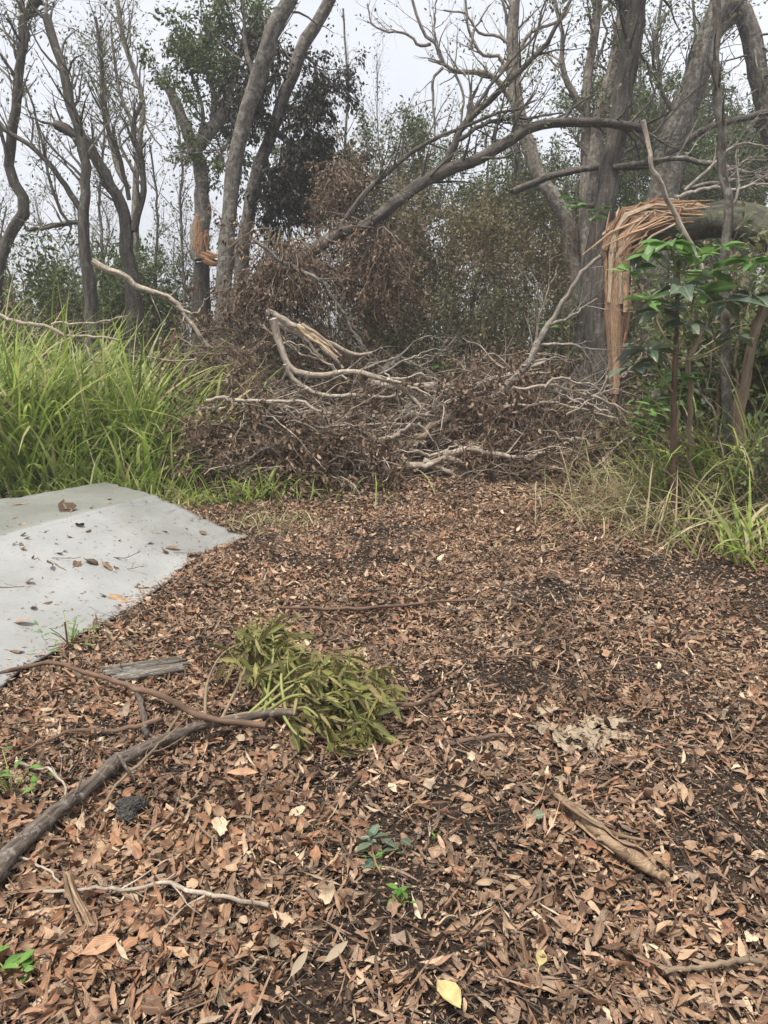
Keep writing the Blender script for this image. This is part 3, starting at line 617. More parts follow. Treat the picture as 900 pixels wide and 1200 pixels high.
make_tree('twin_trunk_tree', 'pale forked trunk close behind the thick dark lichened trunk', 'tree', 13.2,
    ([(684, 440), (688, 330), (690, 200), (692, 135), (697, 70), (702, 5), (705, -80)], 17, 7), [([(691, 140), (676, 112), (660, 82), (656, 40), (650, 0)], 9, 3), ([(690, 240), (700, 150), (715, 95), (728, 30), (735, -30)], 17, 12), ([(697, 80), (710, 50), (706, 20)], 4, 2)],
    'bark_pale', (60, 260), (.4, 1.2), 'leaf_grey', 2200, (.06, .09))
make_tree('snapped_tree', 'broad leaning trunk broken at its top with a dark limb hanging down', 'tree', 14.5,
    ([(748, 420), (755, 320), (766, 220), (788, 135), (812, 75), (834, 28), (850, 0)], 38, 25), [([(848, 6), (866, 8), (878, 40), (890, 85), (902, 130), (915, 190)], 17, 24), ([(812, 75), (835, 45), (858, 18)], 10, 14), ([(790, 130), (770, 90), (765, 50), (780, 15)], 5, 3)],
    'bark_grey', (80, 320), (.4, 1.4), 'leaf_green', 1800, splinter=9)
# thin whips between the tall trees
for k, (a, lb) in enumerate([(([(618, 300), (612, 200), (605, 130), (603, 60)], 6, 3), 'x'), (([(770, 230), (775, 130), (768, 60), (775, 0)], 5, 3), 'x'), (([(806, 110), (812, 60), (812, 0)], 5, 3), 'x'), (([(745, 200), (748, 110), (752, 40)], 3, 2), 'x'), (([(335, 300), (330, 150), (322, 100), (316, 20)], 3, 2), 'x'),
        (([(405, 260), (402, 180), (408, 90), (402, 10)], 4, 2), 'x'), (([(213, 300), (212, 250), (214, 200), (206, 130)], 4, 2), 'x'), (([(120, 330), (118, 240), (124, 160), (118, 90)], 4, 2), 'x'), (([(180, 330), (182, 240), (176, 170)], 4, 2), 'x')]):
    make_tree('sapling', 'thin leafless whip of a sapling standing between bigger trunks', 'sapling', 15+k % 3, a, (), 'bark_grey', (22, 60), (.4, 1.1), 'leaf_grey', 260, (.05, .08), group='thin saplings between the trunks', up=.5, trunk_twigs=.7)

# the tree bent over with its orange wood torn open
d = 10.3
bt = thing('shattered_tree', G(708, 516), 'shattered tree bent over with bright orange wood torn open', 'tree')
m = MB(); q = smooth([np.r_[P(704, 515, d)[:2], -.15], P(708, 430, d+.04), P(713, 350, d+.06), P(719, 296, d+.08)], 24); m.tubes(q, rad(50, 40, d, 24), 16, .35, .13, True); m.build('trunk', M['bark_dark'], bt)
fl = smooth([P(738, 300, d+.05), P(765, 275, d+.03), P(800, 266, d), P(832, 258, d), P(860, 258, d-.2), P(900, 272, d-.5), P(960, 300, d-1.), P(1040, 352, d-1.6), np.r_[P(1120, 430, d-2)[:2], .05]], 36)
m = MB(); m.tubes(fl, np.interp(np.linspace(0, 1, 36), [0, .08, .25, 1], [.08, .17, .23, .17]), 16, .4, .12, True); m.build('fallen_trunk', M['bark_mossy'], bt)
core = np.array([P(724, 470, d-.1), P(724, 400, d-.13), P(723, 335, d-.13), P(725, 285, d-.12), P(744, 263, d-.1), P(790, 254, d-.08), P(826, 250, d-.06)])
m = MB(); m.tubes(smooth(core, 30), np.interp(np.linspace(0, 1, 30), [0, .2, .5, .62, .85, 1], [3, 8, 14, 18, 17, 8])*d/F, 10, .2, .25, True, flat=.6); m.build('torn_core', M['wood'], bt, smooth_=False)
mats = ('wood', 'wood', 'wood_red', 'wood', 'wood_pale')
for k in range(30):                                   # stiff slivers of the standing face
    f_ = rng.uniform(-1, 1); yb = rng.uniform(360, 478); yt = rng.uniform(268, 320); nar = np.interp(yb, [360, 478], [11, 5])
    slab([(721+f_*nar*.7, yb), (721+f_*9, (yb+yt)/2), (723+f_*12+rng.normal(0, 2), yt)], d-.21-.06*rng.uniform()-.05*(1-abs(f_)), rng.choice([2.5, 5., 9.]), rng.uniform(.6, 3), mats[rng.integers(0, 5)], bt)
for k in range(38):                                   # slivers folded over into the fallen part
    f_ = rng.uniform(0, 1); x0 = 712+18*(1-f_)*0+f_*22; ex = rng.uniform(758, 838); ey = 238+f_*24+rng.normal(0, 4)
    arc = [(x0, 318+rng.uniform(-6, 60)), (x0+1+rng.normal(0, 2), 300-6*(1-f_)), (x0+6+rng.normal(0, 2), 274+12*f_-8*(1-f_)), (x0+18, 258+14*f_-9*(1-f_)+rng.normal(0, 2)), ((x0+18+ex)/2, (250+14*f_-9*(1-f_)+ey)/2+rng.normal(0, 3)-2), (ex, ey)]
    slab(arc[rng.integers(0, 3):], d-.2-.1*rng.uniform()-.06*f_, rng.choice([2.5, 5., 8., 12.]), rng.uniform(.6, 2), mats[rng.integers(0, 5)], bt, .5)
for k in range(24):                                   # loose jagged ends
    x0 = rng.uniform(704, 800); a = rng.normal(.35, .55); l_ = rng.uniform(12, 48); y0 = 274-(x0-712)*.24
    slab([(x0, y0), (x0+math.sin(a)*l_*.6, y0-l_*.5*math.cos(a)), (x0+math.sin(a)*l_, y0-l_*.7*math.cos(a)+rng.normal(0, 3))], d-.1-rng.uniform(0, .22), rng.uniform(2, 5), .5, mats[rng.integers(0, 5)], bt)
for k in range(9):                                    # long shreds hanging back from the fold
    x0 = rng.uniform(735, 800); l_ = rng.uniform(30, 75); y0 = rng.uniform(248, 282)
    slab([(x0, y0), (x0-l_*.5, y0+rng.uniform(6, 18)), (x0-l_, y0+rng.uniform(16, 50))], d-.3-rng.uniform(0, .12), 2.4, .7, mats[k % 5], bt)
for (s0, s1) in (((742, 330), (722, 440)),):
    slab([s0, ((s0[0]+s1[0])/2+3, (s0[1]+s1[1])/2), s1], d-.24, 4, 1, 'wood_red', bt)
p_, pr_ = sub(fl, np.full(36, .1), 30, (.4, 1.3), (.5, 1.2), .3, 6, .15, .3, .3, .005); m = MB(); m.tubes(p_, pr_, 5); m.build('twigs', M['bark_grey'], bt, kind='stuff')

# wood behind the clearing
def wood(n, xr, topr, dr, leaf, nleaf, label, group, lsz=(.05, .09), bark='bark_grey', tw_=(24, 130), w=(3, 7)):
    for k in range(n):
        x0 = rng.uniform(*xr); dd = rng.uniform(*dr); top = rng.uniform(*topr); lean = rng.normal(0, 22)
        spec = [(x0, 400), (x0+lean*.3+rng.normal(0, 4), 330), (x0+lean*.6+rng.normal(0, 6), (330+top)/2), (x0+lean, top)]
        w_ = rng.uniform(*w)
        lim = []
        for j in range(3):
            f_ = rng.uniform(.2, .8); yb = 380+(top-380)*f_; xb = x0+lean*f_; s_ = rng.choice([-1, 1]); l_ = rng.uniform(20, 55)
            lim.append(([(xb, yb), (xb+s_*l_*.5, yb-l_*.6), (xb+s_*l_*.7, yb-l_*1.3)], w_*.5, 1.2))
        make_tree('slender_tree', label, 'tree', dd, (spec, w_, w_*.4), lim, bark, tw_, (.5, 1.4), leaf, nleaf, lsz, group=group, trunk_twigs=.75, up=.35, n=16)
wood(14, (440, 700), (165, 260), (15, 22), 'leaf_grey', 4300, 'slender grey-green tree in the tangled wood behind the clearing', 'slender trees in the wood behind the clearing')
wood(10, (420, 690), (230, 330), (12.5, 16), 'leaf_olive', 2300, 'thin brown-leaved tree at the front of the tangled wood', 'brown-leaved thin trees fronting the wood', bark='bark_tan', tw_=(34, 170), w=(2.5, 5))
wood(9, (700, 900), (90, 220), (16, 23), 'leaf_green', 6500, 'slender grey-green tree behind the torn orange trunk', 'slender trees behind the torn trunk', tw_=(45, 260))
wood(5, (830, 960), (60, 150), (19, 25), 'leaf_green', 11000, 'dense green tree on the rise behind the fallen mossy trunk', 'dense green trees behind the mossy trunk', (.08, .13), tw_=(60, 260), w=(6, 10))
wood(6, (-40, 250), (220, 310), (16, 24), 'leaf_grey', 500, 'misty thin tree beyond the grey trunks by the grass', 'misty trees beyond the grass', w=(2, 4), tw_=(40, 240), lsz=(.06, .1))
wood(6, (370, 470), (60, 200), (18, 24), 'leaf_grey', 500, 'misty upright whip of a tree under the open sky', 'misty thin trees under the open sky', w=(2, 3.5), tw_=(40, 240))
# shrubs
def shrub(px, d, hw, top, leaf, n, label, group=None, name='shrub', lsz=(.05, .09), bark='bark_twig', base=None, cat='shrub', stems=26, droop=.2):
    c = np.r_[P(px, 400, d)[:2], 0]; c[2] = gh(c[0], c[1]); H = P(px, top, d)[2]-c[2]; Wd = hw*d/F
    t = thing(name, c, label, cat, group)
    a = rng.uniform(0, 6.28, stems); rr_ = np.sqrt(rng.uniform(0, 1, stems))*Wd*.5
    p0 = c+np.stack([np.cos(a)*rr_, np.sin(a)*rr_, 0*a-.05], -1)
    d0 = np.stack([np.cos(a)*rr_/H*1.0, np.sin(a)*rr_/H, np.ones(stems)], -1)
    s_ = wander(p0, d0, H*rng.uniform(.6, 1.0, stems), 8, .12); m = MB(); sr = np.linspace(.014, .004, 8)[None]*rng.uniform(.6, 1.4, stems)[:, None]; m.tubes(s_, sr, 5)
    b1, r1 = sub(s_, sr, stems*7, (.25*H*.6, .5*H*.7), (.4, 1.1), .2, 6, .18, .25, .6, .003); m.tubes(b1, r1, 3); m.build('stems', M[bark], t, kind='stuff')
    lv = MB(); canopy(lv, b1, n, lsz, .45, droop, .1, 0, .07); lv.build('crown', M[leaf], t); return t
for px, d, hw, top, lb in ((60, 15, 75, 285, 'rounded green shrub between the S-curved trunk and the snapped forked tree'), (-20, 16, 80, 300, 'rounded green shrub behind the S-curved trunk at the edge of view'), (130, 16.5, 60, 300, 'rounded green shrub between the snapped forked tree and the leaning dark trunk'), (185, 17, 60, 290, 'rounded green shrub between the leaning dark trunk and the snapped pale tree')):
    shrub(px, d, hw, top-12, 'leaf_green', 7500, lb, 'green shrubs beyond the grass', lsz=(.07, .13), stems=40)
shrub(45, 13, 42, 320, 'leaf_dead', 2600, 'withered reddish-brown shrub by the thin S-curved trunk')
for px, d, hw, top, lb in ((330, 18, 70, 250, 'olive-brown shrub behind the drooping dark foliage'), (400, 19, 70, 262, 'olive-brown shrub under open sky behind the arching trunk'), (300, 20, 80, 270, 'olive-brown shrub farthest back between the two tall slanting trunks')):
    shrub(px, d, hw, top+14, 'leaf_olive', 3600, lb, 'olive shrubs behind the tall trunk')
for px, d, hw, top, lb in ((450, 13, 50, 290, 'tangled twiggy shrub just behind the short dark stub'), (500, 13.5, 55, 315, 'tangled olive shrub behind the middle of the long pale log'), (560, 13, 50, 320, 'tangled shrub behind the foot of the slanting pale bough'), (610, 12.5, 45, 330, 'low tangled shrub behind the middle of the slanting pale bough'), (660, 12.5, 50, 340, 'low tangled shrub just left of the torn orange trunk'), (480, 15.5, 60, 240, 'tall twiggy shrub under the middle of the arching trunk'), (545, 16.5, 65, 225, 'tall twiggy shrub under the thin end of the arching trunk'), (620, 16, 60, 235, 'tall twiggy shrub behind the bare pale-limbed tree')):
    shrub(px, d, hw, top, ('leaf_green', 'leaf_olive', 'leaf_grey')[int(px) % 3], 3300, lb, 'tangled shrubs at the back of the clearing')
for px, d, hw, top, lb in ((760, 12, 45, 330, 'dark leafy shrub right behind the torn orange trunk'), (830, 11, 60, 330, 'dark leafy shrub behind the tall bare sapling stem'), (890, 11, 55, 300, 'leafy shrub behind the tan leaning stem under the mossy trunk'), (940, 10, 60, 330, 'leafy shrub at the very edge under the mossy trunk'), (800, 14, 70, 265, 'large leafy shrub behind the splintered bend'), (880, 15, 70, 235, 'large leafy shrub rising above the mossy fallen trunk')):
    shrub(px, d, hw, top, ('leaf_grey', 'leaf_green')[int(d) % 2], 3000, lb, 'shrubs under the bent mossy trunk')
for px, d, hw, top, lf, nn, lb, sz in ((785, 8.6, 30, 420, 'broad', 260, 'low broad-leaved green shrub between the torn trunk and the tall sapling stem', (.08, .15)), (845, 8.2, 50, 330, 'leaf_green', 2600, 'leafy green shrub directly behind the tall bare sapling stem', (.06, .11)),
        (905, 7.6, 55, 280, 'leaf_green', 2800, 'tall leafy shrub crowding the tan leaning stem', (.06, .12)), (960, 7.0, 60, 260, 'leaf_green', 2400, 'tall leafy shrub at the picture edge beyond the tan leaning stem', (.06, .12)), (752, 8.9, 22, 455, 'leaf_olive', 700, 'low scrubby shrub at the foot of the torn orange trunk', (.05, .08)), (895, 6.3, 40, 480, 'leaf_green', 500, 'low weedy shrub around the base of the tan leaning stem', (.05, .09)), (820, 7.2, 40, 480, 'leaf_olive', 600, 'low dry shrub behind the broad-leaved plant stem', (.05, .08))):
    shrub(px, d, hw, top, lf, nn, lb, None, lsz=sz, stems=18)
# far wood: one mass
fw, fs = MB(), MB()
n = 420; xx = rng.uniform(-45, 45, n); yy = rng.uniform(26, 42, n)
prof = np.interp(xx/yy, [-.6, -.3, -.15, 0, .15, .3, .5], [2.4, 2.5, 2.9, 3.4, 3.8, 5.2, 6.])
a_ = wander(np.stack([xx, yy, gh(xx, yy)-.1], -1), np.stack([rng.normal(0, .15, n), rng.normal(0, .15, n), np.ones(n)], -1), prof*rng.uniform(.55, 1.05, n), 7, .1)
ar = np.linspace(.07, .015, 7)*rng.uniform(.5, 1.3, n)[:, None]; fs.tubes(a_, ar, 4)
b_, br = sub(a_, ar, 4500, (.6, 1.8), (.4, 1.1), .2, 5, .15, .15, .5, .006); fs.tubes(b_, br, 3)
canopy(fw, b_, 36000, (.13, .22), .5, .2, .1, 0, .25)
fwo = thing('far_wood', (0, 30, 0), 'misty wood closing off the view behind all the trunks', 'wood'); fwo['kind'] = 'stuff'
fs.build('stems', M['bark_grey'], fwo, kind='stuff'); fw.build('foliage', M['leaf_grey'], fwo, kind='stuff')

# ------------------------------------------------------------------ fallen branches
def branch(label, d, main, forks=(), mat='bark_fallen', tw_=(8, 20), tl=(.2, .6), name='fallen_branch', cat='branch', group=None, up=.1, n=24, lump=.1, tmat=None):
    spec, w0, w1 = main; q = pth(spec, d, n, .014); t = thing(name, q[0], label, cat, group); r_ = rad(w0, w1, d, n)
    m = MB(); m.tubes(q, r_, 10, .5, lump, True); m.build('stem', M[mat], t)
    src, sr = [smooth(q, 16)], [np.interp(np.linspace(0, 1, 16), np.linspace(0, 1, n), r_)]
    for fs_, a0, a1 in forks:
        fq = pth(fs_, d, 16, .014); fr = rad(a0, a1, d, 16); m = MB(); m.tubes(fq, fr, 7, .5, lump, True); m.build('fork', M[mat], t); src.append(fq); sr.append(fr)
    if tw_[0]:
        a, ar = sub(np.stack(src), np.stack(sr), tw_[0], tl, (.3, 1.), up, 6, .16, .25, .5, .003, rmax=.012); m = MB(); m.tubes(a, ar, 4)
        c, cr_ = sub(a, ar, tw_[1], (tl[0]*.4, tl[1]*.6), (.3, 1.), 0, 5, .2, .2, .6, .0022); m.tubes(c, cr_, 3); m.build('twigs', M[tmat or mat], t, kind='stuff')
    return t
branch('bleached crooked branch sloping down past the leaning dark trunk', 11, ([(108, 306), (140, 324), (165, 342), (190, 350), (207, 360), (228, 385), (246, 408)], 8, 4), [([(207, 360), (225, 365), (240, 350)], 4, 2)])
branch('white forked branch curving down through the brown debris', 9.8, ([(320, 374), (324, 395), (334, 425), (345, 433), (380, 436), (420, 437), (455, 445), (480, 462), (500, 482)], 9, 4), [([(334, 425), (352, 447), (388, 461), (430, 465), (470, 462)], 7, 3), ([(455, 445), (490, 455), (515, 474)], 4, 2), ([(440, 440), (500, 442), (520, 450)], 3, 1.5)])
lg = branch('thick bleached log split lengthwise lying in the brown debris', 10.4, ([(312, 366), (338, 384), (362, 398), (384, 416), (402, 432)], 9, 4), [([(330, 372), (352, 384), (380, 402), (412, 414), (436, 414)], 8, 4), ([(325, 380), (350, 398), (372, 414), (390, 430)], 8, 3)], 'bark_fallen', (6, 12))
for k in range(5):
    m = MB(); o_ = rng.uniform(-6, 7); m.tubes(pth([(345+o_, 384-o_*.5), (368+o_, 400-o_*.5), (394+o_, 420-o_*.5)], 10.15, 8, .01), rad(5, 1.5, 10, 8), 5, None, .2); m.build('splinter', M['wood_pale'], lg)
branch('long pale log lying level behind the white forked branch', 10.6, ([(430, 449), (455, 452), (500, 450), (545, 449), (590, 441), (640, 424)], 10, 6), [([(450, 455), (480, 482), (498, 490)], 7, 4), ([(470, 455), (500, 465), (520, 474)], 5, 3)])
branch('short dark stub of wood jutting from the debris', 10.2, ([(446, 438), (456, 428), (467, 419)], 10, 7), (), 'bark_dark', (0, 0), name='wood_stub', cat='stub')
branch('long bleached branch lying along the back edge of the litter', 8.9, ([(408, 529), (445, 533), (470, 540), (500, 541), (520, 534), (535, 537), (548, 545)], 13, 6), [([(495, 540), (518, 552), (535, 558), (556, 558)], 9, 4), ([(520, 533), (560, 527), (600, 534), (640, 530)], 9, 5), ([(480, 530), (520, 527), (535, 522)], 5, 2)])
branch('pale straight stick propped on the long bleached branch', 8.95, ([(432, 528), (450, 516), (470, 507), (492, 496)], 7, 4), [], tw_=(3, 4))
branch('thicker grey-tan stick leaning behind the propped pale stick', 9.2, ([(458, 532), (480, 520), (496, 510), (513, 495)], 9, 6), [], 'bark_tan', (3, 4))
branch('slanting pale bough rising from debris towards the torn orange trunk', 9.7, ([(570, 474), (590, 452), (612, 428), (628, 402), (650, 368), (676, 332), (704, 300)], 11, 4), [([(626, 405), (665, 405), (690, 425), (700, 450)], 4, 2), ([(640, 385), (670, 372), (700, 350)], 4, 2), ([(612, 428), (650, 420), (668, 425)], 3.5, 1.5), ([(628, 402), (640, 350), (655, 310)], 3, 1.5)], 'bark_pale', (24, 60), (.3, .9))
branch('long thin pale branch stretching level under the slanting bough', 9.3, ([(590, 478), (640, 477), (665, 483), (720, 489), (765, 492)], 4, 2), [([(665, 483), (700, 465), (712, 440)], 3, 1.5), ([(720, 489), (745, 505), (770, 515)], 3, 1.5)], 'bark_fallen', (14, 40), (.2, .6))
branch('fan of thin pale twigs arching in front of the torn trunk', 9.0, ([(600, 452), (650, 452), (690, 462), (730, 478), (770, 500)], 4, 2), [([(690, 462), (720, 455), (740, 462)], 3, 1.5), ([(640, 452), (665, 440), (700, 455), (715, 475)], 3, 1.5)], 'bark_fallen', (26, 70), (.2, .7))
branch('white thin branch lying across the tall green grass', 8.2, ([(-10, 366), (30, 374), (60, 380), (85, 390), (120, 394), (140, 399)], 5, 2.5), [([(85, 390), (105, 410), (118, 425)], 3, 1.5), ([(60, 384), (110, 378), (150, 370)], 2.5, 1.5)], 'bark_fallen', (6, 10), (.2, .4))
branch('bundle of pale bare twigs lying on top of the brown heap', 8.3, ([(243, 470), (262, 467), (280, 472), (320, 467), (350, 470), (385, 488)], 5, 2.5), [([(262, 467), (295, 480), (330, 484)], 3.5, 2), ([(300, 470), (340, 478), (372, 500), (410, 497)], 3, 1.5), ([(270, 470), (250, 480), (225, 483)], 3, 1.5), ([(255, 472), (235, 492), (215, 498)], 3, 1.5)], 'bark_fallen', (40, 130), (.2, .7), tmat='bark_pale')
branch('grey stick leaning against the face of the brown heap', 7.9, ([(250, 556), (275, 543), (300, 532), (325, 520)], 4, 3), [([(275, 543), (300, 560), (310, 575)], 2.5, 1.2)], 'bark_grey', (6, 12), (.15, .4))
branch('small pale stick on the litter before the bleached branch', 8.5, ([(452, 575), (465, 573), (487, 578)], 4, 2.5), (), 'bark_fallen', (2, 2), (.05, .15))
branch('dead sloping pole leaning in front of the arching tree base', 10.5, ([(300, 280), (330, 300), (370, 320), (395, 355), (418, 395), (424, 410)], 4, 3), (), 'bark_grey', (10, 30), (.3, .8))
branch('thin white dead stick hanging before the torn orange wood', 8.4, ([(752, 140), (762, 175), (775, 205), (788, 230), (797, 252), (806, 278), (818, 310), (828, 334)], 5, 6), (), 'bark_fallen', (2, 3), (.1, .3))
branch('dark fallen limb lying across behind the leaning trunks', 13, ([(600, 225), (650, 205), (700, 195), (760, 190), (830, 150), (905, 130)], 8, 6), [([(700, 195), (760, 160), (820, 100)], 4, 2)], 'bark_dark', (40, 120), (.4, 1.2))
branch('grey branch lying level among trees right behind torn wood', 11.6, ([(720, 197), (760, 192), (800, 188), (850, 195), (920, 215)], 6, 5), [([(800, 220), (850, 215), (910, 218)], 5, 4)], 'bark_grey', (30, 90), (.4, 1.2))
branch('forked pale branch with reaching fingers above the mossy fallen trunk', 10.6, ([(790, 232), (810, 220), (832, 214), (870, 219), (910, 212)], 5, 3), [([(800, 226), (835, 195), (868, 172), (905, 178)], 4, 2), ([(835, 195), (860, 200), (880, 185)], 3, 1.5)], 'bark_pale', (20, 60), (.3, .8))
for k in range(24):
    px, py = rng.uniform(360, 720), rng.uniform(425, 530); l_ = rng.uniform(40, 130); a = rng.normal(0, .35)+(0 if k % 2 else math.pi); dd = 9.0+(530-py)/105*1.4
    sg = [(px, py), (px+math.cos(a)*l_*.35, py+math.sin(a)*l_*.3-6), (px+math.cos(a)*l_*.7, py+math.sin(a)*l_*.6+rng.normal(0, 5)), (px+math.cos(a)*l_, py+math.sin(a)*l_*.8+rng.normal(0, 8))]
    branch('thin bleached branch among many in the fallen tangle', dd, (sg, rng.uniform(2.5, 5), 1.2), [([sg[1], (sg[1][0]+math.cos(a)*l_*.3, sg[1][1]-rng.uniform(8, 26)), (sg[1][0]+math.cos(a)*l_*.55, sg[1][1]-rng.uniform(8, 36))], 2.5, 1)], ('bark_fallen', 'bark_pale')[k % 2], (7, 22), (.2, .6), group='thin bleached branches in the fallen tangle')
branch('mossy diagonal log leaning low behind the broad-leaved plant', 8.6, ([(768, 470), (800, 425), (835, 375), (850, 350)], 20, 15), (), 'bark_grey', (0, 0), name='leaning_log', cat='log')

# ------------------------------------------------------------------ brown heaps of dead foliage
def heap(label, c, rx, ry, rz, ntw, nl, d_=.6, lsz=(.05, .09), tmat='bark_twig', down=.8, name='dead_foliage_heap', cat='brush heap', hang=False, leafm='leaf_dead'):
    c = np.asarray(c, float); t = thing(name, c, label, cat)
    if not hang: rz *= 1.3
    th = rng.uniform(0, 2*math.pi, ntw); r_ = np.sqrt(rng.uniform(0, 1, ntw))
    if hang:
        p0 = c+np.stack([np.cos(th)*r_*rx*.5, np.sin(th)*r_*ry*.5, rng.uniform(.2, 1, ntw)*rz], -1); d0 = np.stack([np.cos(th)*.7, np.sin(th)*.7, rng.normal(-.6, .5, ntw)], -1)
        s_ = wander(p0, d0, rz*rng.uniform(.4, 1.2, ntw), 7, .2, -.1)
    else:
        zz = rng.uniform(0, .95, ntw)*rz*np.sqrt(1-r_**2)
        p0 = c+np.stack([np.cos(th)*r_*rx, np.sin(th)*r_*ry, zz], -1); ph = rng.uniform(0, 6.28, ntw)
        d0 = np.stack([np.cos(ph), np.sin(ph)*.8, rng.normal(.2, .35, ntw)], -1)
        s_ = wander(p0, d0, rng.uniform(.35, 1.1, ntw)*min(rx, 1.2)*.8, 7, .2, -.06)
    s_[..., 2] = np.maximum(s_[..., 2], gh(s_[..., 0], s_[..., 1])+.02)
    m = MB(); sr = np.linspace(.009, .0035, 7)*rng.uniform(.4, 1.7, ntw)[:, None]; m.tubes(s_, sr, 4)
    b_, br = sub(s_, sr, ntw*3, (.12, .4), (.4, 1.1), -.15, 5, .22, .15, .6, .0025); b_[..., 2] = np.maximum(b_[..., 2], gh(b_[..., 0], b_[..., 1])+.02)
    m.tubes(b_, br, 3); m.build('twigs', M[tmat], t, kind='stuff')
    if not hang:
        kk = int(22+24*rx); j = rng.choice(ntw, kk); e0 = s_[j, 2]+[0, -.05, .06]; an = rng.uniform(0, 6.28, kk)
        e_ = wander(e0, np.stack([np.cos(an), .6*np.sin(an), rng.normal(.25, .3, kk)], -1), rng.uniform(.35, 1.3, kk), 9, .22, -.07); e_[..., 2] = np.maximum(e_[..., 2], gh(e_[..., 0], e_[..., 1])+.02)
        er = np.linspace(.009, .003, 9)*rng.uniform(.5, 1.5, kk)[:, None]; f_, fr = sub(e_, er, kk*3, (.1, .45), (.3, 1.), 0, 5, .2, .3, .6, .0025)
        f_[..., 2] = np.maximum(f_[..., 2], gh(f_[..., 0], f_[..., 1])+.02); m = MB(); m.tubes(e_, er, 5); m.tubes(f_, fr, 3); m.build('bare_twigs', M['bark_fallen'], t, kind='stuff')
    nl = int(nl*.9); lv = MB(); p, T = onpath(b_, nl, .1); n = nl; p = p+rng.normal(0, .035, (n, 3)); dd = rng.normal(0, .5, (n, 3))+T*.3+[0, 0, -down]
    p[:, 2] = np.maximum(p[:, 2], gh(p[:, 0], p[:, 1])+.06)
    Ln = rng.uniform(*lsz, n); lv.leaves(p, dd, rng.normal(0, 1, (n, 3)), Ln, Ln*rng.uniform(.28, .5, n), rng.normal(0, .6, n), rng.normal(.3, .3, n), None, 1 if not hang else 0)
    lv.build('dead_leaves', M[leafm], t); return t
def gc(px, d): return np.r_[P(px, 500, d)[:2], 0.0]
heap('brown heap of withered foliage behind the tarp corner', gc(300, 8.5), .85, .6, .85, 340, 11000)
heap('low drooping skirt of withered leaves beside the litter edge', gc(395, 8.6), .5, .5, .62, 180, 5500)
heap('brown leafy brush pile behind the tall green grass', gc(250, 10), 1.0, .7, 1.35, 360, 9000)
heap('reddish-brown brush below the tall straight trunk', gc(310, 11.3), 1.2, .6, 2.0, 440, 11500)
heap('tangle of brown twigs under the white forked branch', gc(420, 10), 1.1, .7, .75, 480, 6500)
heap('dark brown brush under the slanting pale bough', gc(560, 9.8), .9, .6, 1.05, 380, 10500)
heap('brown bank of dead leafy branches behind the long pale log', gc(420, 11.6), 1.2, .6, 1.35, 380, 9500)
heap('dark brown bank of dead branches behind the slanting pale bough', gc(590, 11.2), 1.0, .5, 1.2, 320, 8000)
heap('brown brush in front of the torn orange trunk', gc(640, 9.9), .65, .5, .6, 300, 6500)
heap('dark clump of dead leaves at the foot of the torn trunk', gc(724, 9.5), .42, .4, .5, 220, 6000)
heap('low fringe of dry twigs along the end of the clearing', gc(600, 9.2), 1.1, .3, .3, 360, 3000, tmat='bark_tan')
heap('withered dark cluster hanging where the arching trunk begins', P(335, 350, 11.2), .6, .5, .95, 180, 6000, hang=True, name='hanging_dead_foliage', cat='dead foliage')
heap('withered brown cluster hanging under the arching trunk', P(440, 345, 11.6), .42, .4, 1.0, 130, 4500, hang=True, name='hanging_dead_foliage', cat='dead foliage')
heap('small withered cluster dangling beside the drooping dark foliage', P(395, 235, 12.6), .35, .35, .6, 90, 2600, hang=True, name='hanging_dead_foliage', cat='dead foliage')
# thin undergrowth between
ug, ul = MB(), MB()
n = 2400; dd = rng.uniform(10.5, 17, n); xx = dd*rng.uniform(-.6, .62, n); p0 = np.stack([xx, dd, gh(xx, dd)], -1)
s_ = wander(p0, np.stack([rng.normal(0, .5, n), rng.normal(0, .5, n), np.ones(n)], -1), rng.uniform(.4, 2.0, n), 7, .18, -.03); ug.tubes(s_, np.linspace(.009, .003, 7)*rng.uniform(.5, 1.4, n)[:, None], 4)
b_, br = sub(s_, .006, 6000, (.2, .7), (.4, 1.1), 0, 5, .2, .2, .6, .003); ug.tubes(b_, br, 3); canopy(ul, b_, 26000, (.05, .09), .45, .3, .1, 0, .1)
ug.build('undergrowth_twigs', M['bark_twig'], None, (0, 13, 0), 'stuff'); ul.build('undergrowth_leaves', M['leaf_olive'], None, (0, 13, 0), 'stuff')

# ------------------------------------------------------------------ grass
def blades(mb, p0, Ln, wd, out=.35, tone=None, droop=-.16, seg=8):
    n = len(p0); a = rng.uniform(0, 6.28, n)
    d0 = np.stack([np.cos(a)*out*rng.uniform(.2, 1.4, n), np.sin(a)*out*rng.uniform(.2, 1.4, n), np.ones(n)], -1)
    d = nrm(d0); pts = [p0]; g_ = rng.uniform(.2, 1.6, n)[:, None]*droop
    for i in range(seg-1):
        d = nrm(d+rng.normal(0, .03, (n, 3))+np.concatenate([np.stack([np.cos(a), np.sin(a)], -1)*np.abs(g_)*.5, g_*(i+1)/seg*1.6], 1)); pts.append(pts[-1]+d*(Ln/(seg-1))[:, None])
    q = np.stack(pts, 1); u = np.linspace(0, 1, seg); prof = np.interp(u, [0, .25, .6, 1], [.55, 1, .75, .04])
    sd = nrm(np.stack([-np.sin(a)+rng.normal(0, .3, n), np.cos(a)+rng.normal(0, .3, n), rng.normal(0, .2, n)], -1))
    q[..., 2] = np.maximum(q[..., 2], gh(q[..., 0], q[..., 1])+.01)
    mb.strips(q, (wd/2)[:, None]*prof[None], sd, rng.uniform(0, 1, n) if tone is None else tone)
def clump(n, c, sx, sy):
    x = rng.normal(c[0], sx, n); y = rng.normal(c[1], sy, n); return np.stack([x, y, gh(x, y)], -1)
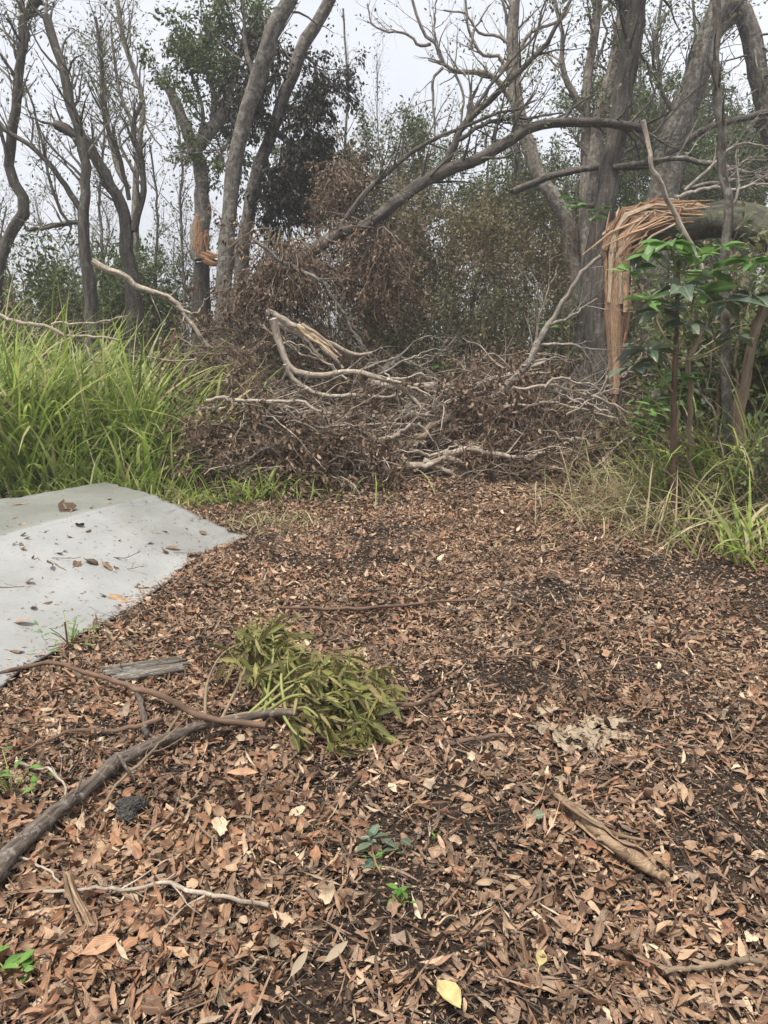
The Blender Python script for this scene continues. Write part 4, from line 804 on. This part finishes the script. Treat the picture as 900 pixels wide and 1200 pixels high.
def grass(name, n, c, sx, sy, Lr, Wr, mat='grass', out=.35, tone=None, droop=-.16):
    mb = MB(); p = clump(n, c, sx, sy); p = p[~inpoly(p[:, 0], p[:, 1], TPOLY)]; n = len(p)
    blades(mb, p, rng.uniform(*Lr, n), rng.uniform(*Wr, n), out, None if tone is None else rng.uniform(*tone, n), droop); return mb.build(name, M[mat], None, c, 'stuff')
def gp(px, d): return np.r_[P(px, 500, d)[:2], 0.0]
mb = MB()
for px, d, n, h in ((20, 8.2, 230, 1.75), (60, 8.8, 230, 1.7), (110, 9, 230, 1.6), (150, 9, 230, 1.7), (180, 9.1, 150, 1.65), (-40, 8, 230, 1.8), (90, 9.6, 230, 1.7), (0, 9.5, 230, 1.9), (-110, 8, 400, 1.8), (50, 7.9, 200, 1.0), (150, 8.2, 200, .9)):
    p = clump(n, gp(px, d), .26, .22); p = p[~inpoly(p[:, 0], p[:, 1], TPOLY)]
    blades(mb, p, rng.uniform(.4, 1.15, len(p))*h*1.22, rng.uniform(.016, .056, len(p)), .42, .0+rng.uniform(0, 1, len(p))**1.2)
mb.build('tall_grass', M['grass'], None, gp(90, 8.8), 'stuff')
grass('low_grass', 170, gp(250, 7.6), .4, .16, (.12, .4), (.008, .018), 'grass', .9)
grass('low_grass', 260, G(325, 615), .22, .25, (.08, .3), (.006, .014), 'straw', 1.2)
grass('low_grass', 900, gp(40, 7.7), 1.2, .22, (.2, .7), (.01, .022), 'grass', .9)
wd_ = MB(); blades(wd_, clump(26, G(300, 588), .13, .08), rng.uniform(.3, .75, 26), rng.uniform(.016, .03, 26), .5, rng.uniform(.1, .7, 26))
tag(wd_.build('grass_tuft', M['grass'], None, G(300, 590)), 'bright green grass tuft beside the tarp corner', 'grass tuft')
rt = [(860, 6.9, 110, 1.75, 'green grass tuft with arching blades around the leaning tan stem'), (800, 6.8, 80, 1.35, 'yellow-green grass tuft at the foot of the broad-leaved plant'), (910, 6.6, 100, 1.7, 'grass tuft at the very edge beside tan stem'), (895, 5.4, 60, .75, 'low fresh grass tuft drooping onto the litter')]
for px, d, n, h, lb in rt:
    mb = MB(); p = clump(n, gp(px, d), .16, .14); blades(mb, p, rng.uniform(.5, 1, n)*h, rng.uniform(.014, .038, n), .5, None, -.22)
    tag(mb.build('grass_tuft', M['grass'], None, gp(px, d)), lb, 'grass tuft')
grass('dry_grass', 900, gp(860, 6.3), .5, .35, (.25, 1.1), (.006, .018), 'straw', .9, None, -.25)
grass('dry_grass', 600, gp(800, 7.3), .5, .4, (.3, 1.1), (.005, .014), 'straw', .7, None, -.2)
grass('low_grass', 300, G(720, 600), .4, .25, (.1, .3), (.006, .012), 'straw', 1.6, (.3, 1.), -.3)

# ------------------------------------------------------------------ saplings, broad-leaved plant
def pole(label, d, spec, w0, w1, mat='bark_tan', name='sapling', tw_=(0, 0), leaf=None, nleaf=0):
    return make_tree(name, label, 'sapling', d, (spec, w0, w1), (), mat, tw_, (.2, .7), leaf, nleaf, (.06, .1), lump=.05, trunk_twigs=.6)
pole('tall thin bare sapling stem in front of the mossy fallen trunk', 6.9, [(852, 560), (853, 470), (852, 350), (847, 240), (838, 140), (834, 60), (836, -30), (840, -150)], 12, 8, 'bark_grey', tw_=(8, 10))
pole('tan leaning stem rising out of the grass tuft', 6.7, [(866, 530), (872, 470), (882, 415), (905, 345), (940, 250), (990, 130)], 13, 9)
pole('short straight tan stem beside the broad-leaved plant stem', 6.6, [(806, 600), (807, 520), (809, 430), (815, 370)], 8, 5)
pole('slim brown stem beyond the tan stem by the grass', 7.6, [(836, 545), (842, 470), (838, 400), (833, 360)], 5, 4)
for k in range(11):
    x0 = rng.uniform(735, 905); top = rng.uniform(250, 420)
    make_tree('cane_stem', 'thin upright dry cane among the shrubs beneath the bent mossy trunk', 'cane', rng.uniform(6.9, 8.4), ([(x0, 560), (x0+rng.normal(0, 6), 480), (x0+rng.normal(0, 12), (480+top)/2), (x0+rng.normal(0, 20), top)], rng.uniform(3, 5), 2), (), ('bark_tan', 'bark_pale')[k % 2], (5, 10), (.2, .6), 'leaf_olive', 40, (.06, .1), group='dry canes under the bent trunk', trunk_twigs=.6, lump=.04)
cl = thing('broad_leaved_plant', G(790, 622), 'young broad-leaved plant with whorls of large glossy leaves', 'plant')
pd = 6.45
m = MB(); st = smooth([np.r_[P(791, 622, pd)[:2], -.05], P(789, 540, pd), P(790, 450, pd), P(793, 380, pd), P(795, 300, pd)], 20); m.tubes(st, rad(9, 4, pd, 20), 10, .5, .06); m.build('stem', M['bark_brown'], cl)
whorls = [(785, 285, -.1, 10, 'broad', .19), (762, 297, 0, 7, 'broad', .17), (845, 290, .05, 7, 'broad', .14), (800, 335, -.3, 8, 'broad_blue', .16), (760, 352, -.1, 7, 'broad', .16), (850, 352, .1, 8, 'broad_blue', .19), (820, 345, 0, 7, 'broad', .18), (880, 308, .15, 7, 'broad', .17), (760, 410, -.2, 9, 'broad_blue', .17), (805, 380, -.2, 6, 'broad_blue', .13), (880, 348, .2, 6, 'broad_blue', .18), (800, 442, .05, 7, 'broad', .15), (740, 430, .2, 6, 'broad_blue', .15), (862, 395, 0, 5, 'broad_blue', .12), (738, 318, .1, 6, 'broad', .13), (775, 365, -.15, 7, 'broad_blue', .16), (835, 318, .1, 7, 'broad', .17), (815, 300, -.1, 6, 'broad', .14)]
for (px, py, dz, nl, mt, sz) in whorls:
    e = P(px, py, pd+dz); j = int(np.clip((440-py)/110*10+8, 5, 18)); s0 = st[j]
    m = MB(); q = smooth([s0, (s0+e)/2+[0, 0, -.03], e], 10); m.tubes(q, np.linspace(.009, .005, 10), 6, .5); tg = m.build('twig', M['green_stem'], cl)
    for k in range(nl+2):
        a = k*2.4+rng.uniform(-.3, .3); dr = np.array([[math.cos(a), math.sin(a), rng.uniform(-.35, .45)]])
        lm = MB(); L_ = sz*1.5*rng.uniform(.65, 1.15); lm.leaves(e[None]+dr*.02, dr, np.array([[0, 0, 1.]])+rng.normal(0, .25, (1, 3)), L_, L_*rng.uniform(.4, .5), rng.uniform(-.75, -.1), rng.uniform(.1, .5), None, 2, rng.normal(0, .3)); lm.build('leaf', M[mt], tg)
bs = [(700, 248, 11.0, 'broad'), (672, 240, 11.2, 'broad'), (645, 382, 11.4, 'broad'), (520, 425, 12, 'broad'), (480, 420, 12, 'broad'), (820, 480, 7.4, 'broad_blue'), (770, 470, 7.6, 'broad')]
for i, (px, py, d, mt) in enumerate(bs):
    lb = ['bright leafy sprig beside the dark pillar trunk', 'small bright sprig left of the dark pillar trunk', 'fresh green sprig at the back behind the slanting bough', 'low green seedling behind the long pale log', 'pale green seedling among shrubs behind the logs', 'dark low seedling beneath the broad-leaved plant', 'round-leaved seedling at the debris edge by the plant'][i]
    e = P(px, py, d); b0 = np.r_[e[:2], gh(e[0], e[1])]; t = thing('seedling', b0, lb, 'seedling')
    m = MB(); m.tubes(smooth([b0, (b0+e)/2+[.03, 0, 0], e], 8), np.linspace(.008, .004, 8), 5); m.build('stem', M['bark_tan'], t)
    for k in range(9):
        a = k*2.4; dr = np.array([[math.cos(a), math.sin(a), rng.uniform(-.2, .5)]]); lm = MB(); L_ = rng.uniform(.13, .24)
        lm.leaves(e[None]+rng.normal(0, .06, (1, 3)), dr, np.array([[0, 0, 1.]])+rng.normal(0, .3, (1, 3)), L_, L_*.42, rng.uniform(-.6, 0), .2, None, 2); lm.build('leaf', M[mt], t)

# ------------------------------------------------------------------ sticks on the litter
def gpath(spec, n, hf=1.):
    return smooth(np.array([G(s[0], s[1], (s[2] if len(s) > 2 else .02)*hf+.022) for s in spec]), n)
def stick(label, spec, w0, w1, mat='stick', forks=(), n=26, tw_=0, name='fallen_stick', cat='stick', k=8):
    q = gpath(spec, n); ds = np.linalg.norm(q-[0, 0, CAM_H], axis=1); wv = np.cumsum(rng.normal(0, .0035, (n, 3)), 0); q = q+wv-np.linspace(0, 1, n)[:, None]*wv[-1]
    r_ = np.linspace(w0, w1, n)*ds/F/2; q[:, 2] += 0; q[:, 2] = np.maximum(q[:, 2], gh(q[:, 0], q[:, 1])+r_*.6)
    t = thing(name, q[0], label, cat); m = MB(); m.tubes(q, r_, k, .5, .1, True); m.build('stem', M[mat], t)
    src = [smooth(q, 16)]; sr = [np.interp(np.linspace(0, 1, 16), np.linspace(0, 1, n), r_)]
    for fs_, a0, a1 in forks:
        fq = gpath(fs_, 16); fr = np.linspace(a0, a1, 16)*np.linalg.norm(fq-[0, 0, CAM_H], axis=1)/F/2; m = MB(); m.tubes(fq, fr, 6, .5, .1, True); m.build('fork', M[mat], t); src.append(fq); sr.append(fr)
    if tw_:
        a, ar = sub(np.stack(src), np.stack(sr), tw_, (.05, .25), (.4, 1.), .05, 5, .15, .2, .5, .0014, rmax=.004)
        for j in range(tw_):
            m = MB(); m.tubes(a[j], ar[j], 4); m.build('twig', M[mat], t)
    return t
stick('thick grey-brown limb lying across the litter to the leafy cut branch', [(-25, 1050, .035), (20, 992, .035), (62, 955, .035), (100, 922, .04), (140, 886, .045), (190, 862, .05), (240, 846, .055), (300, 836, .06), (350, 836, .07)], 20, 7, 'stick', [([(140, 886, .06), (148, 900, .08), (158, 912, .05)], 5, 3)], 40, 5, k=12)
stick('long thin brown stick running from the tarp edge to the leafy branch', [(-10, 792, .03), (30, 780, .04), (58, 775, .05), (100, 784, .06), (150, 800, .07), (200, 817, .08), (240, 836, .09), (312, 850, .08)], 4, 8, 'bark_brown', (), 36, 3)
stick('dark thin stick lying below the long brown stick', [(20, 884), (60, 868), (100, 855), (150, 852), (190, 842, .04)], 3, 6, 'bark_brown', [([(20, 884), (5, 895), (-15, 905)], 3, 2)], 24, 3)
stick('short stick slanting under the long brown stick', [(160, 805, .05), (167, 830, .04), (172, 862, .02)], 6, 6, 'stick')
stick('curved brown stick leading off from beside the leafy branch', [(373, 962), (395, 930), (435, 895), (470, 874), (520, 868), (570, 862), (612, 860)], 4, 5, 'bark_brown')
stick('pale forked twig on the orange leaves by the curled bark', [(55, 1048), (130, 1047), (195, 1038, .03), (215, 1046, .03), (250, 1052), (290, 1057), (315, 1061)], 3.5, 5, 'bark_fallen', [([(240, 1050, .03), (215, 1064), (196, 1085), (190, 1102)], 3, 1.5), ([(195, 1038), (197, 1030, .05), (205, 1024, .06)], 2.5, 1.5)], 26, 3)
stick('short dark stick just past the leafy tip of the cut branch', [(448, 828, .03), (480, 826, .03), (500, 817), (518, 806)], 6, 4, 'bark_brown')
stick('long straight thin stick lying level across the middle of the litter', [(325, 713), (390, 713), (470, 710), (560, 703)], 4, 3, 'bark_brown')
stick('thin tan twig crossing the thick limb', [(105, 958, .02), (140, 915, .06), (175, 875, .08), (216, 832, .06)], 3, 3, 'bark_tan', (), 20, 3)
stick('curly white twig beside the thick limb', [(15, 895), (45, 905), (62, 908, .03), (78, 925), (75, 940)], 3, 2, 'bark_fallen', [([(62, 908), (70, 915), (55, 888)], 2, 1)], 18, 2)
stick('thin pale twig lying under the thick end of limb', [(-10, 1004), (40, 1005), (62, 1018), (74, 1036)], 3, 2, 'bark_fallen')
stick('pale brown stick lying near the picture corner', [(778, 1137), (830, 1134), (880, 1133), (930, 1128)], 5, 6, 'bark_tan')
stick('short bent brown stick between the yellow leaf and rolled bark', [(634, 1022), (634, 1042), (622, 1060), (603, 1070)], 5, 4, 'bark_brown')
stick('slim dark twig on bare soil near the yellow leaf', [(655, 1177), (680, 1158), (700, 1132), (703, 1120)], 3, 2, 'bark_brown')
stick('thin tan twig standing beside the white scrap', [(230, 960), (232, 975), (245, 990), (256, 1003)], 3, 2, 'bark_tan')
stick('long fine dark twig over leaves beyond the pale peelings', [(570, 768), (620, 770), (660, 780)], 2.5, 2, 'bark_brown')
stick('arched thin twig on the litter near the white peelings', [(690, 790), (740, 770), (800, 775), (835, 790)], 3, 2, 'bark_brown')
stick('fine pale twig in front of the dark rock', [(170, 985), (205, 955), (235, 925)], 3, 2, 'bark_tan', (), 16, 2)
stick('grey twig among bottom leaves below the pale forked twig', [(268, 1160), (290, 1130), (313, 1124)], 3, 3, 'bark_tan')
stick('thin brown stem lying along the tarp edge litter', [(170, 770), (210, 730), (260, 700), (330, 660)], 2.5, 2, 'bark_tan', (), 20, 3)

# ------------------------------------------------------------------ the leafy cut branch
cb = thing('leafy_branch', G(345, 838), 'cut leafy branch with drooping olive-green leaves lying on the litter', 'branch')
hub = G(340, 832, .08)
stems = []
for spec in ([(240, 846, .06), (300, 834, .07), (350, 832, .1), (400, 845, .1), (430, 850, .08)], [(290, 838, .06), (320, 810, .16), (345, 785, .26), (370, 775, .24)], [(300, 836, .06), (350, 800, .22), (400, 790, .2), (425, 815, .1)], [(260, 842, .05), (285, 790, .2), (298, 745, .32), (330, 735, .33)],
             [(240, 846, .05), (243, 800, .18), (262, 765, .26), (290, 752, .28)], [(310, 836, .07), (345, 815, .24), (385, 820, .22), (415, 840, .12)], [(340, 833, .08), (360, 830, .22), (380, 850, .14), (385, 870, .05)], [(335, 833, .08), (330, 790, .26), (350, 765, .25), (385, 770, .18)],
             [(350, 835, .08), (390, 812, .2), (425, 822, .14), (440, 845, .07)], [(325, 835, .08), (305, 800, .18), (280, 780, .2)], [(330, 835, .07), (345, 858, .15), (365, 872, .08)], [(310, 835, .07), (320, 770, .3), (318, 742, .33), (300, 735, .3)]):
    q = gpath(spec, 14, .6); stems.append(q); m = MB(); m.tubes(q, np.linspace(.008, .003, 14), 6, .5, .08)
    m.build('stem', M['green_stem'] if len(stems) not in (1, 4, 5) else M['bark_tan'], cb)
A = np.stack(stems); a, ar = sub(A, .004, 56, (.12, .3), (.3, .9), 0, 6, .14, .35, .7, .0018, -.05)
a[..., 2] = np.maximum(a[..., 2], gh(a[..., 0], a[..., 1])+.03)
for j in range(56):
    m = MB(); m.tubes(a[j], ar[j], 5, .5); m.build('stem', M['green_stem'], cb)
LV = [MB() for _ in range(14)]; lvm = []
for k, m in enumerate(LV):
    L_ = rng.uniform(.085, .14); m.leaves(np.zeros((1, 3)), np.array([[0, 0, -1.]]), np.array([[1., 0, 0]]), L_, L_*rng.uniform(.2, .28), rng.normal(0, .35), rng.uniform(.1, .6), rng.uniform(0, 1), 2, rng.normal(0, .4)); lvm.append(m.mesh('leaf', M['cut_leaf'], (0, 0, 0)))
pp, TT = onpath(np.concatenate([a, A[:, [0, 3, 6, 9, 11, 13]]]), 900, .25)
c_ = np.asarray(cb['_o']); ok = 0
for j in range(900):
    if ok >= 295: break
    p_ = pp[j]; r_ = p_-[0, 0, CAM_H]; yc = r_[1]*sp+r_[2]*cp; zc = r_[1]*cp-r_[2]*sp; sx_ = 450+F*r_[0]/zc
    if sx_ < 290 and rng.uniform() < .8: continue
    o = bpy.data.objects.new('leaf', lvm[rng.integers(0, 14)]); COL.objects.link(o); o.parent = cb
    dv = Vector(TT[j]*.5+rng.normal(0, .35, 3)+[.28, -.2, -.4])
    if p_[2]-gh(p_[0], p_[1]) < .06: dv.z = abs(dv.z)*.1
    qt = (-dv).to_track_quat('Z', 'X'); o.rotation_mode = 'QUATERNION'
    from mathutils import Quaternion
    o.rotation_quaternion = qt @ Quaternion((0, 0, 1), rng.uniform(0, 6.28)); o.location = p_-c_; s_ = rng.uniform(.75, 1.2); o.scale = (s_*rng.uniform(.7, 1.05), s_*rng.uniform(.7, 1.05), s_); ok += 1

ml = MB(); p, T = onpath(np.concatenate([a, A[:, [0, 3, 6, 9, 11, 13]], a]), 1500, .3)
sx_ = 450+F*p[:, 0]/(p[:, 1]*cp-(p[:, 2]-CAM_H)*sp); p = p[(sx_ > 285) | (rng.uniform(0, 1, 1500) < .15)][:800]; n = len(p)
p = p+rng.normal(0, .02, (n, 3)); p[:, 2] = np.maximum(p[:, 2], gh(p[:, 0], p[:, 1])+.035); Ln = rng.uniform(.06, .13, n)
dv_ = rng.normal(0, .45, (n, 3))+[.25, -.2, -.35]; dv_[:, 2] = np.maximum(dv_[:, 2], -.6*(p[:, 2]-gh(p[:, 0], p[:, 1]))/Ln*.8)
ml.leaves(p, dv_, rng.normal(0, .8, (n, 3))+[0, 0, .5], Ln, Ln*rng.uniform(.15, .24, n), rng.normal(-.1, .35, n), .35, None, 1, rng.normal(0, .5, n)); ml.build('leaves', M['cut_leaf'], cb, kind='stuff')

# ------------------------------------------------------------------ small things on the litter
rk = MB(); nu2, nv2 = 22, 14; U, V = np.meshgrid(np.linspace(0, 2*np.pi, nu2, endpoint=False), np.linspace(0, np.pi, nv2))
dirs = np.stack([np.cos(U)*np.sin(V), np.sin(U)*np.sin(V), np.cos(V)], -1)
rr_ = 1+.22*np.sin(dirs[..., 0]*3+1)+.16*np.sin(dirs[..., 1]*4+dirs[..., 2]*3)+.12*np.sin(dirs[..., 2]*5+dirs[..., 0]*6)
c = G(152, 948, .025); ii = np.arange(nv2-1)[:, None]*nu2; jj = np.arange(nu2)[None]
rk.add(c+dirs*rr_[..., None]*np.array([.062, .05, .04]), np.stack(np.broadcast_arrays(ii+jj, ii+nu2+jj, ii+nu2+(jj+1) % nu2, ii+(jj+1) % nu2), -1).reshape(-1, 4))
tag(rk.build('rock', rock_mat(), None, c), 'dark pitted rock half buried beside the thick limb', 'rock')
def sheetlet(name, label, cat, px, py, wx, wy, mat, rot=0., bend=.3, h=.02, parent=None, n=7, jag=.15):
    c = G(px, py, h); dist = np.linalg.norm(c-[0, 0, CAM_H]); sx_ = wx*dist/F; sy_ = wy*dist/F/ max(.35, -ray(px, py)[2]/np.linalg.norm(ray(px, py)))
    u, v = np.meshgrid(np.linspace(-.5, .5, n), np.linspace(-.5, .5, n)); edge = 1-.5*jag+jag*rng.normal(0, .6, u.shape)*(np.maximum(abs(u), abs(v)) > .45)
    sq = np.where(abs(u)+abs(v) > .7, .8, 1.)
    x_ = u*sx_*edge*sq; y_ = v*sy_*edge*sq; z_ = bend*min(sx_, sy_)*(u**2*1.5-v**2*.6)+.05*min(sx_, sy_)*rng.normal(0, 1, u.shape)
    cr_, sr_ = math.cos(rot), math.sin(rot); V = np.stack([c[0]+x_*cr_-y_*sr_, c[1]+x_*sr_+y_*cr_, c[2]+z_], -1)
    V[..., 2] = np.maximum(V[..., 2], gh(V[..., 0], V[..., 1])+.012)
    ii = (np.arange(n-1)[:, None]*n+np.arange(n-1)[None]).reshape(-1); mb = MB(); mb.add(V, np.stack([ii, ii+1, ii+n+1, ii+n], -1), None, rng.uniform(.3, .8), np.stack([u*sx_, u*0, v*sy_], -1))
    o = mb.build(name, mat, parent, c if parent is None else None); md = o.modifiers.new('thickness', 'SOLIDIFY'); md.thickness = .003
    return tag(o, label, cat) if label else o
sheetlet('wood_chip', 'small white chip lying among brown leaves near the dark rock', 'chip', 257, 967, 15, 20, M['wood_pale'], .4, .5, .05)
pe = thing('bark_peelings', G(680, 855), 'broken pale bark peelings lying in a patch on the litter', 'bark')
for (px, py, a, b2, r_) in ((640, 832, 26, 12, -.5), (660, 860, 40, 22, .1), (684, 866, 42, 24, .5), (668, 874, 34, 12, -.3), (712, 846, 40, 12, -.2), (722, 860, 40, 10, -.5), (700, 868, 30, 14, .2), (632, 852, 22, 14, .3), (690, 850, 22, 10, .7)):
    sheetlet('bark_flake', None, None, px, py, a, b2, M['pale_peel'], r_, .35, .029, pe, 9, .3)
def roll(label, spec, w0, w1, turns, mat, name='bark_roll', n=26):
    q = gpath(spec, n); ds = np.linalg.norm(q-[0, 0, CAM_H], axis=1); R0 = np.interp(np.linspace(0, 1, n), [0, .25, .8, 1], [w0, (w0+w1)*.6, w1, w1*.5])*ds/F/2
    T = nrm(np.gradient(q, axis=0)); s_ = nrm(np.cross(T, [0, 0, 1.])); up_ = np.cross(s_, T); m_ = 30
    V = np.zeros((n, m_, 3)); bk = np.zeros((n, m_, 3))
    for i in range(n):
        a = np.linspace(0, turns*2*np.pi, m_)+i*.12; r_ = R0[i]*np.linspace(1, .45, m_)*(1+.12*np.sin(i*.9+a)+.06*np.sin(i*2.3-a*2))*(1+.18*np.sin(i*.7))
        V[i] = q[i]+r_[:, None]*(np.cos(a)[:, None]*s_[i]+np.sin(a)[:, None]*up_[i])+up_[i]*R0[i]*.5; bk[i] = np.stack([r_*a, 0*a, np.full(m_, i*.02)], -1)
    V[..., 2] = np.maximum(V[..., 2], gh(V[..., 0], V[..., 1])+.006)
    ii = (np.arange(n-1)[:, None]*m_+np.arange(m_-1)[None]).reshape(-1); mb = MB(); mb.add(V, np.stack([ii, ii+1, ii+m_+1, ii+m_], -1), None, .5, bk)
    t = thing(name, q[0], label, 'bark'); o = mb.build('curl', mat, t); md = o.modifiers.new('thickness', 'SOLIDIFY'); md.thickness = .0025; return t
rb = roll('long rolled strip of brown bark tapering to a point', [(650, 932, .02), (680, 958, .02), (712, 988, .025), (745, 1010, .025), (780, 1032, .02)], 4, 17, 1.3, M['roll_bark'])
for spec, w0, w1 in (([(660, 940, .05), (690, 960, .06), (725, 978, .05), (760, 985, .03)], 6, 3), ([(700, 982, .03), (740, 990, .05), (790, 1020, .02)], 8, 3), ([(676, 962, .02), (700, 985, .02), (720, 1000, .02)], 5, 2)):
    q = gpath(spec, 12); m = MB(); m.tubes(q, np.linspace(w0, w1, 12)*2.3/F/2*1.3, 7, None, .15, flat=.4); m.build('strip', M['roll_bark'], rb)
fb = thing('fibre_bundle', G(90, 1055), 'frayed pale strip of curled bark standing out on orange leaves', 'bark')
for k in range(9):
    o_ = rng.uniform(-10, 12); q = gpath([(78+o_*.4, 1022, .06), (84+o_*.7, 1045, .05+.01*rng.normal()), (96+o_, 1068, .03), (104+o_*1.2, 1085, .02)], 9); m = MB(); m.tubes(q, np.linspace(4, 2, 9)*2.3/F/2*rng.uniform(.7, 1.6), 6, None, .25, flat=.35); m.build('strip', M['roll_bark'], fb)
gs = thing('weathered_slab', G(175, 780), 'weathered grey fibrous slab of bark lying near the tarp edge', 'bark')
for k in range(9):
    o_ = k/8; q = gpath([(122+o_*16+rng.normal(0, 4), 783+o_*14, .02), (165+o_*10, 777+o_*14, .035), (214+rng.normal(0, 4), 770+o_*14, .025)], 9); m = MB(); m.tubes(q, np.linspace(4, 3, 9)*3.4/F/2*1.4, 6, None, .2, flat=.5); m.build('strip', M['bark_grey'], gs)
def bigleaf(name, label, px, py, L_, W_, ang, mat, tone, curl=.3, h=.045, fold=.4):
    c = G(px, py, h); m = MB(); m.leaves(c[None], np.array([[math.cos(ang), math.sin(ang), .03]]), np.array([[0.1, -.2, 1.]]), L_, W_, curl, fold, tone, 2, .3)
    m.tubes(smooth([c, c-[math.cos(ang)*.02, math.sin(ang)*.02, .004]], 3), .0012, 4, tone); return tag(m.build(name, mat, None, c), label, 'leaf')
bigleaf('yellow_leaf', 'curled yellow leaf on dark soil at the bottom', 513, 1148, .13, .05, -1.2, M['yellow'], .5, .4, .045, .7)
bigleaf('green_leaf', 'flat grey-green leaf lying alone above the rolled bark', 622, 957, .05, .034, .1, M['broad_blue'], .8)
bigleaf('red_leaf', 'reddish fallen leaf standing out above the rolled bark', 672, 925, .07, .03, .4, M['litter_orange'], .05)
bigleaf('green_leaf', 'small yellow-green leaf among brown leaves near the bottom', 632, 1132, .05, .03, 1.2, M['yellow'], .1)
bigleaf('pink_leaf', 'long pinkish-red leaf below the leafy cut branch', 265, 905, .13, .035, -.2, M['litter_orange'], .3, .2)
bigleaf('pale_leaf', 'silvery narrow leaf lying below the pale forked twig', 380, 1128, .085, .024, .8, M['pale_peel'], .7)
bigleaf('pale_leaf', 'second silvery narrow leaf at the bottom edge', 340, 1145, .085, .022, 1.1, M['pale_peel'], .6)
bigleaf('tan_leaf', 'large crumpled tan leaf at the corner of the litter', 95, 1118, .1, .05, .4, M['litter_orange'], .3, .3, .05, .5)
def seedling(label, px, py, n, sz, mat, h=.06, stem='green_stem', asp=.5, sp_=.05):
    c = G(px, py, 0); t = thing('seedling', c, label, 'seedling')
    for k in range(n):
        a = k*2.4+rng.uniform(-.4, .4); e = c+[rng.normal(0, sp_), rng.normal(0, sp_), h*rng.uniform(.4, 1.2)]
        if k % 3 == 0:
            m = MB(); m.tubes(smooth([c, (c+e)/2+[.005, 0, .01], e], 6), .0022, 5); m.build('stem', M[stem], t)
        lm = MB(); L_ = sz*rng.uniform(.6, 1.2); lm.leaves(e[None], np.array([[math.cos(a), math.sin(a), rng.uniform(-.1, .5)]]), np.array([[0, 0, 1.]])+rng.normal(0, .25, (1, 3)), L_, L_*asp, rng.uniform(-.5, .1), .3, None, 2); lm.build('leaf', M[mat], t)
    return t
seedling('bright green weed at the edge near thick limb', 14, 935, 22, .045, 'seedling', .1, sp_=.055)
seedling('small plant with dark bluish leaves in the soil patch', 440, 1003, 12, .055, 'broad_blue', .05, sp_=.045)
seedling('little bright green sprout below the bluish-leaved plant', 466, 1064, 10, .034, 'seedling', .05, sp_=.02)
seedling('light green sprout under the bluish leaves', 437, 1024, 7, .03, 'seedling', .05, sp_=.02)
seedling('single small green shoot beside the bluish plant', 510, 992, 6, .022, 'seedling', .05, sp_=.012)
wf = seedling('feathery green weed growing against the tarp edge', 82, 757, 46, .05, 'seedling', .13, asp=.25, sp_=.1)
m = MB(); c = G(80, 765); m.tubes(smooth([c, c+[0, 0, .08], c+[-.003, 0, .17]], 6), .005, 6); tag(m.build('upright_stick', M['bark_brown'], None, c), 'short dark stick standing upright at the tarp edge', 'stick')
seedling('pale green weed at the bottom corner of the litter', 8, 1150, 12, .05, 'seedling', .05, sp_=.04)

# ------------------------------------------------------------------ air
hz, t = newmat('mist'); pv = N_(t, 'ShaderNodeVolumePrincipled', Density=.0026, Anisotropy=.2); pv.inputs['Color'].default_value = (.93, .95, 1, 1)
o = N_(t, 'ShaderNodeOutputMaterial'); t.links.new(pv.outputs[0], o.inputs['Volume'])
m = MB(); c0 = np.array([-150, -150, -2.]); c1 = np.array([150, 150, 15.])
m.add([[(c0, c1)[i][0], (c0, c1)[j][1], (c0, c1)[k][2]] for i in (0, 1) for j in (0, 1) for k in (0, 1)], [[0, 1, 3, 2], [4, 6, 7, 5], [0, 4, 5, 1], [2, 3, 7, 6], [0, 2, 6, 4], [1, 5, 7, 3]])
m.build('haze', hz, None, (0, 0, 0), 'stuff', False)
for o in bpy.data.objects:
    if '_o' in o: del o['_o']
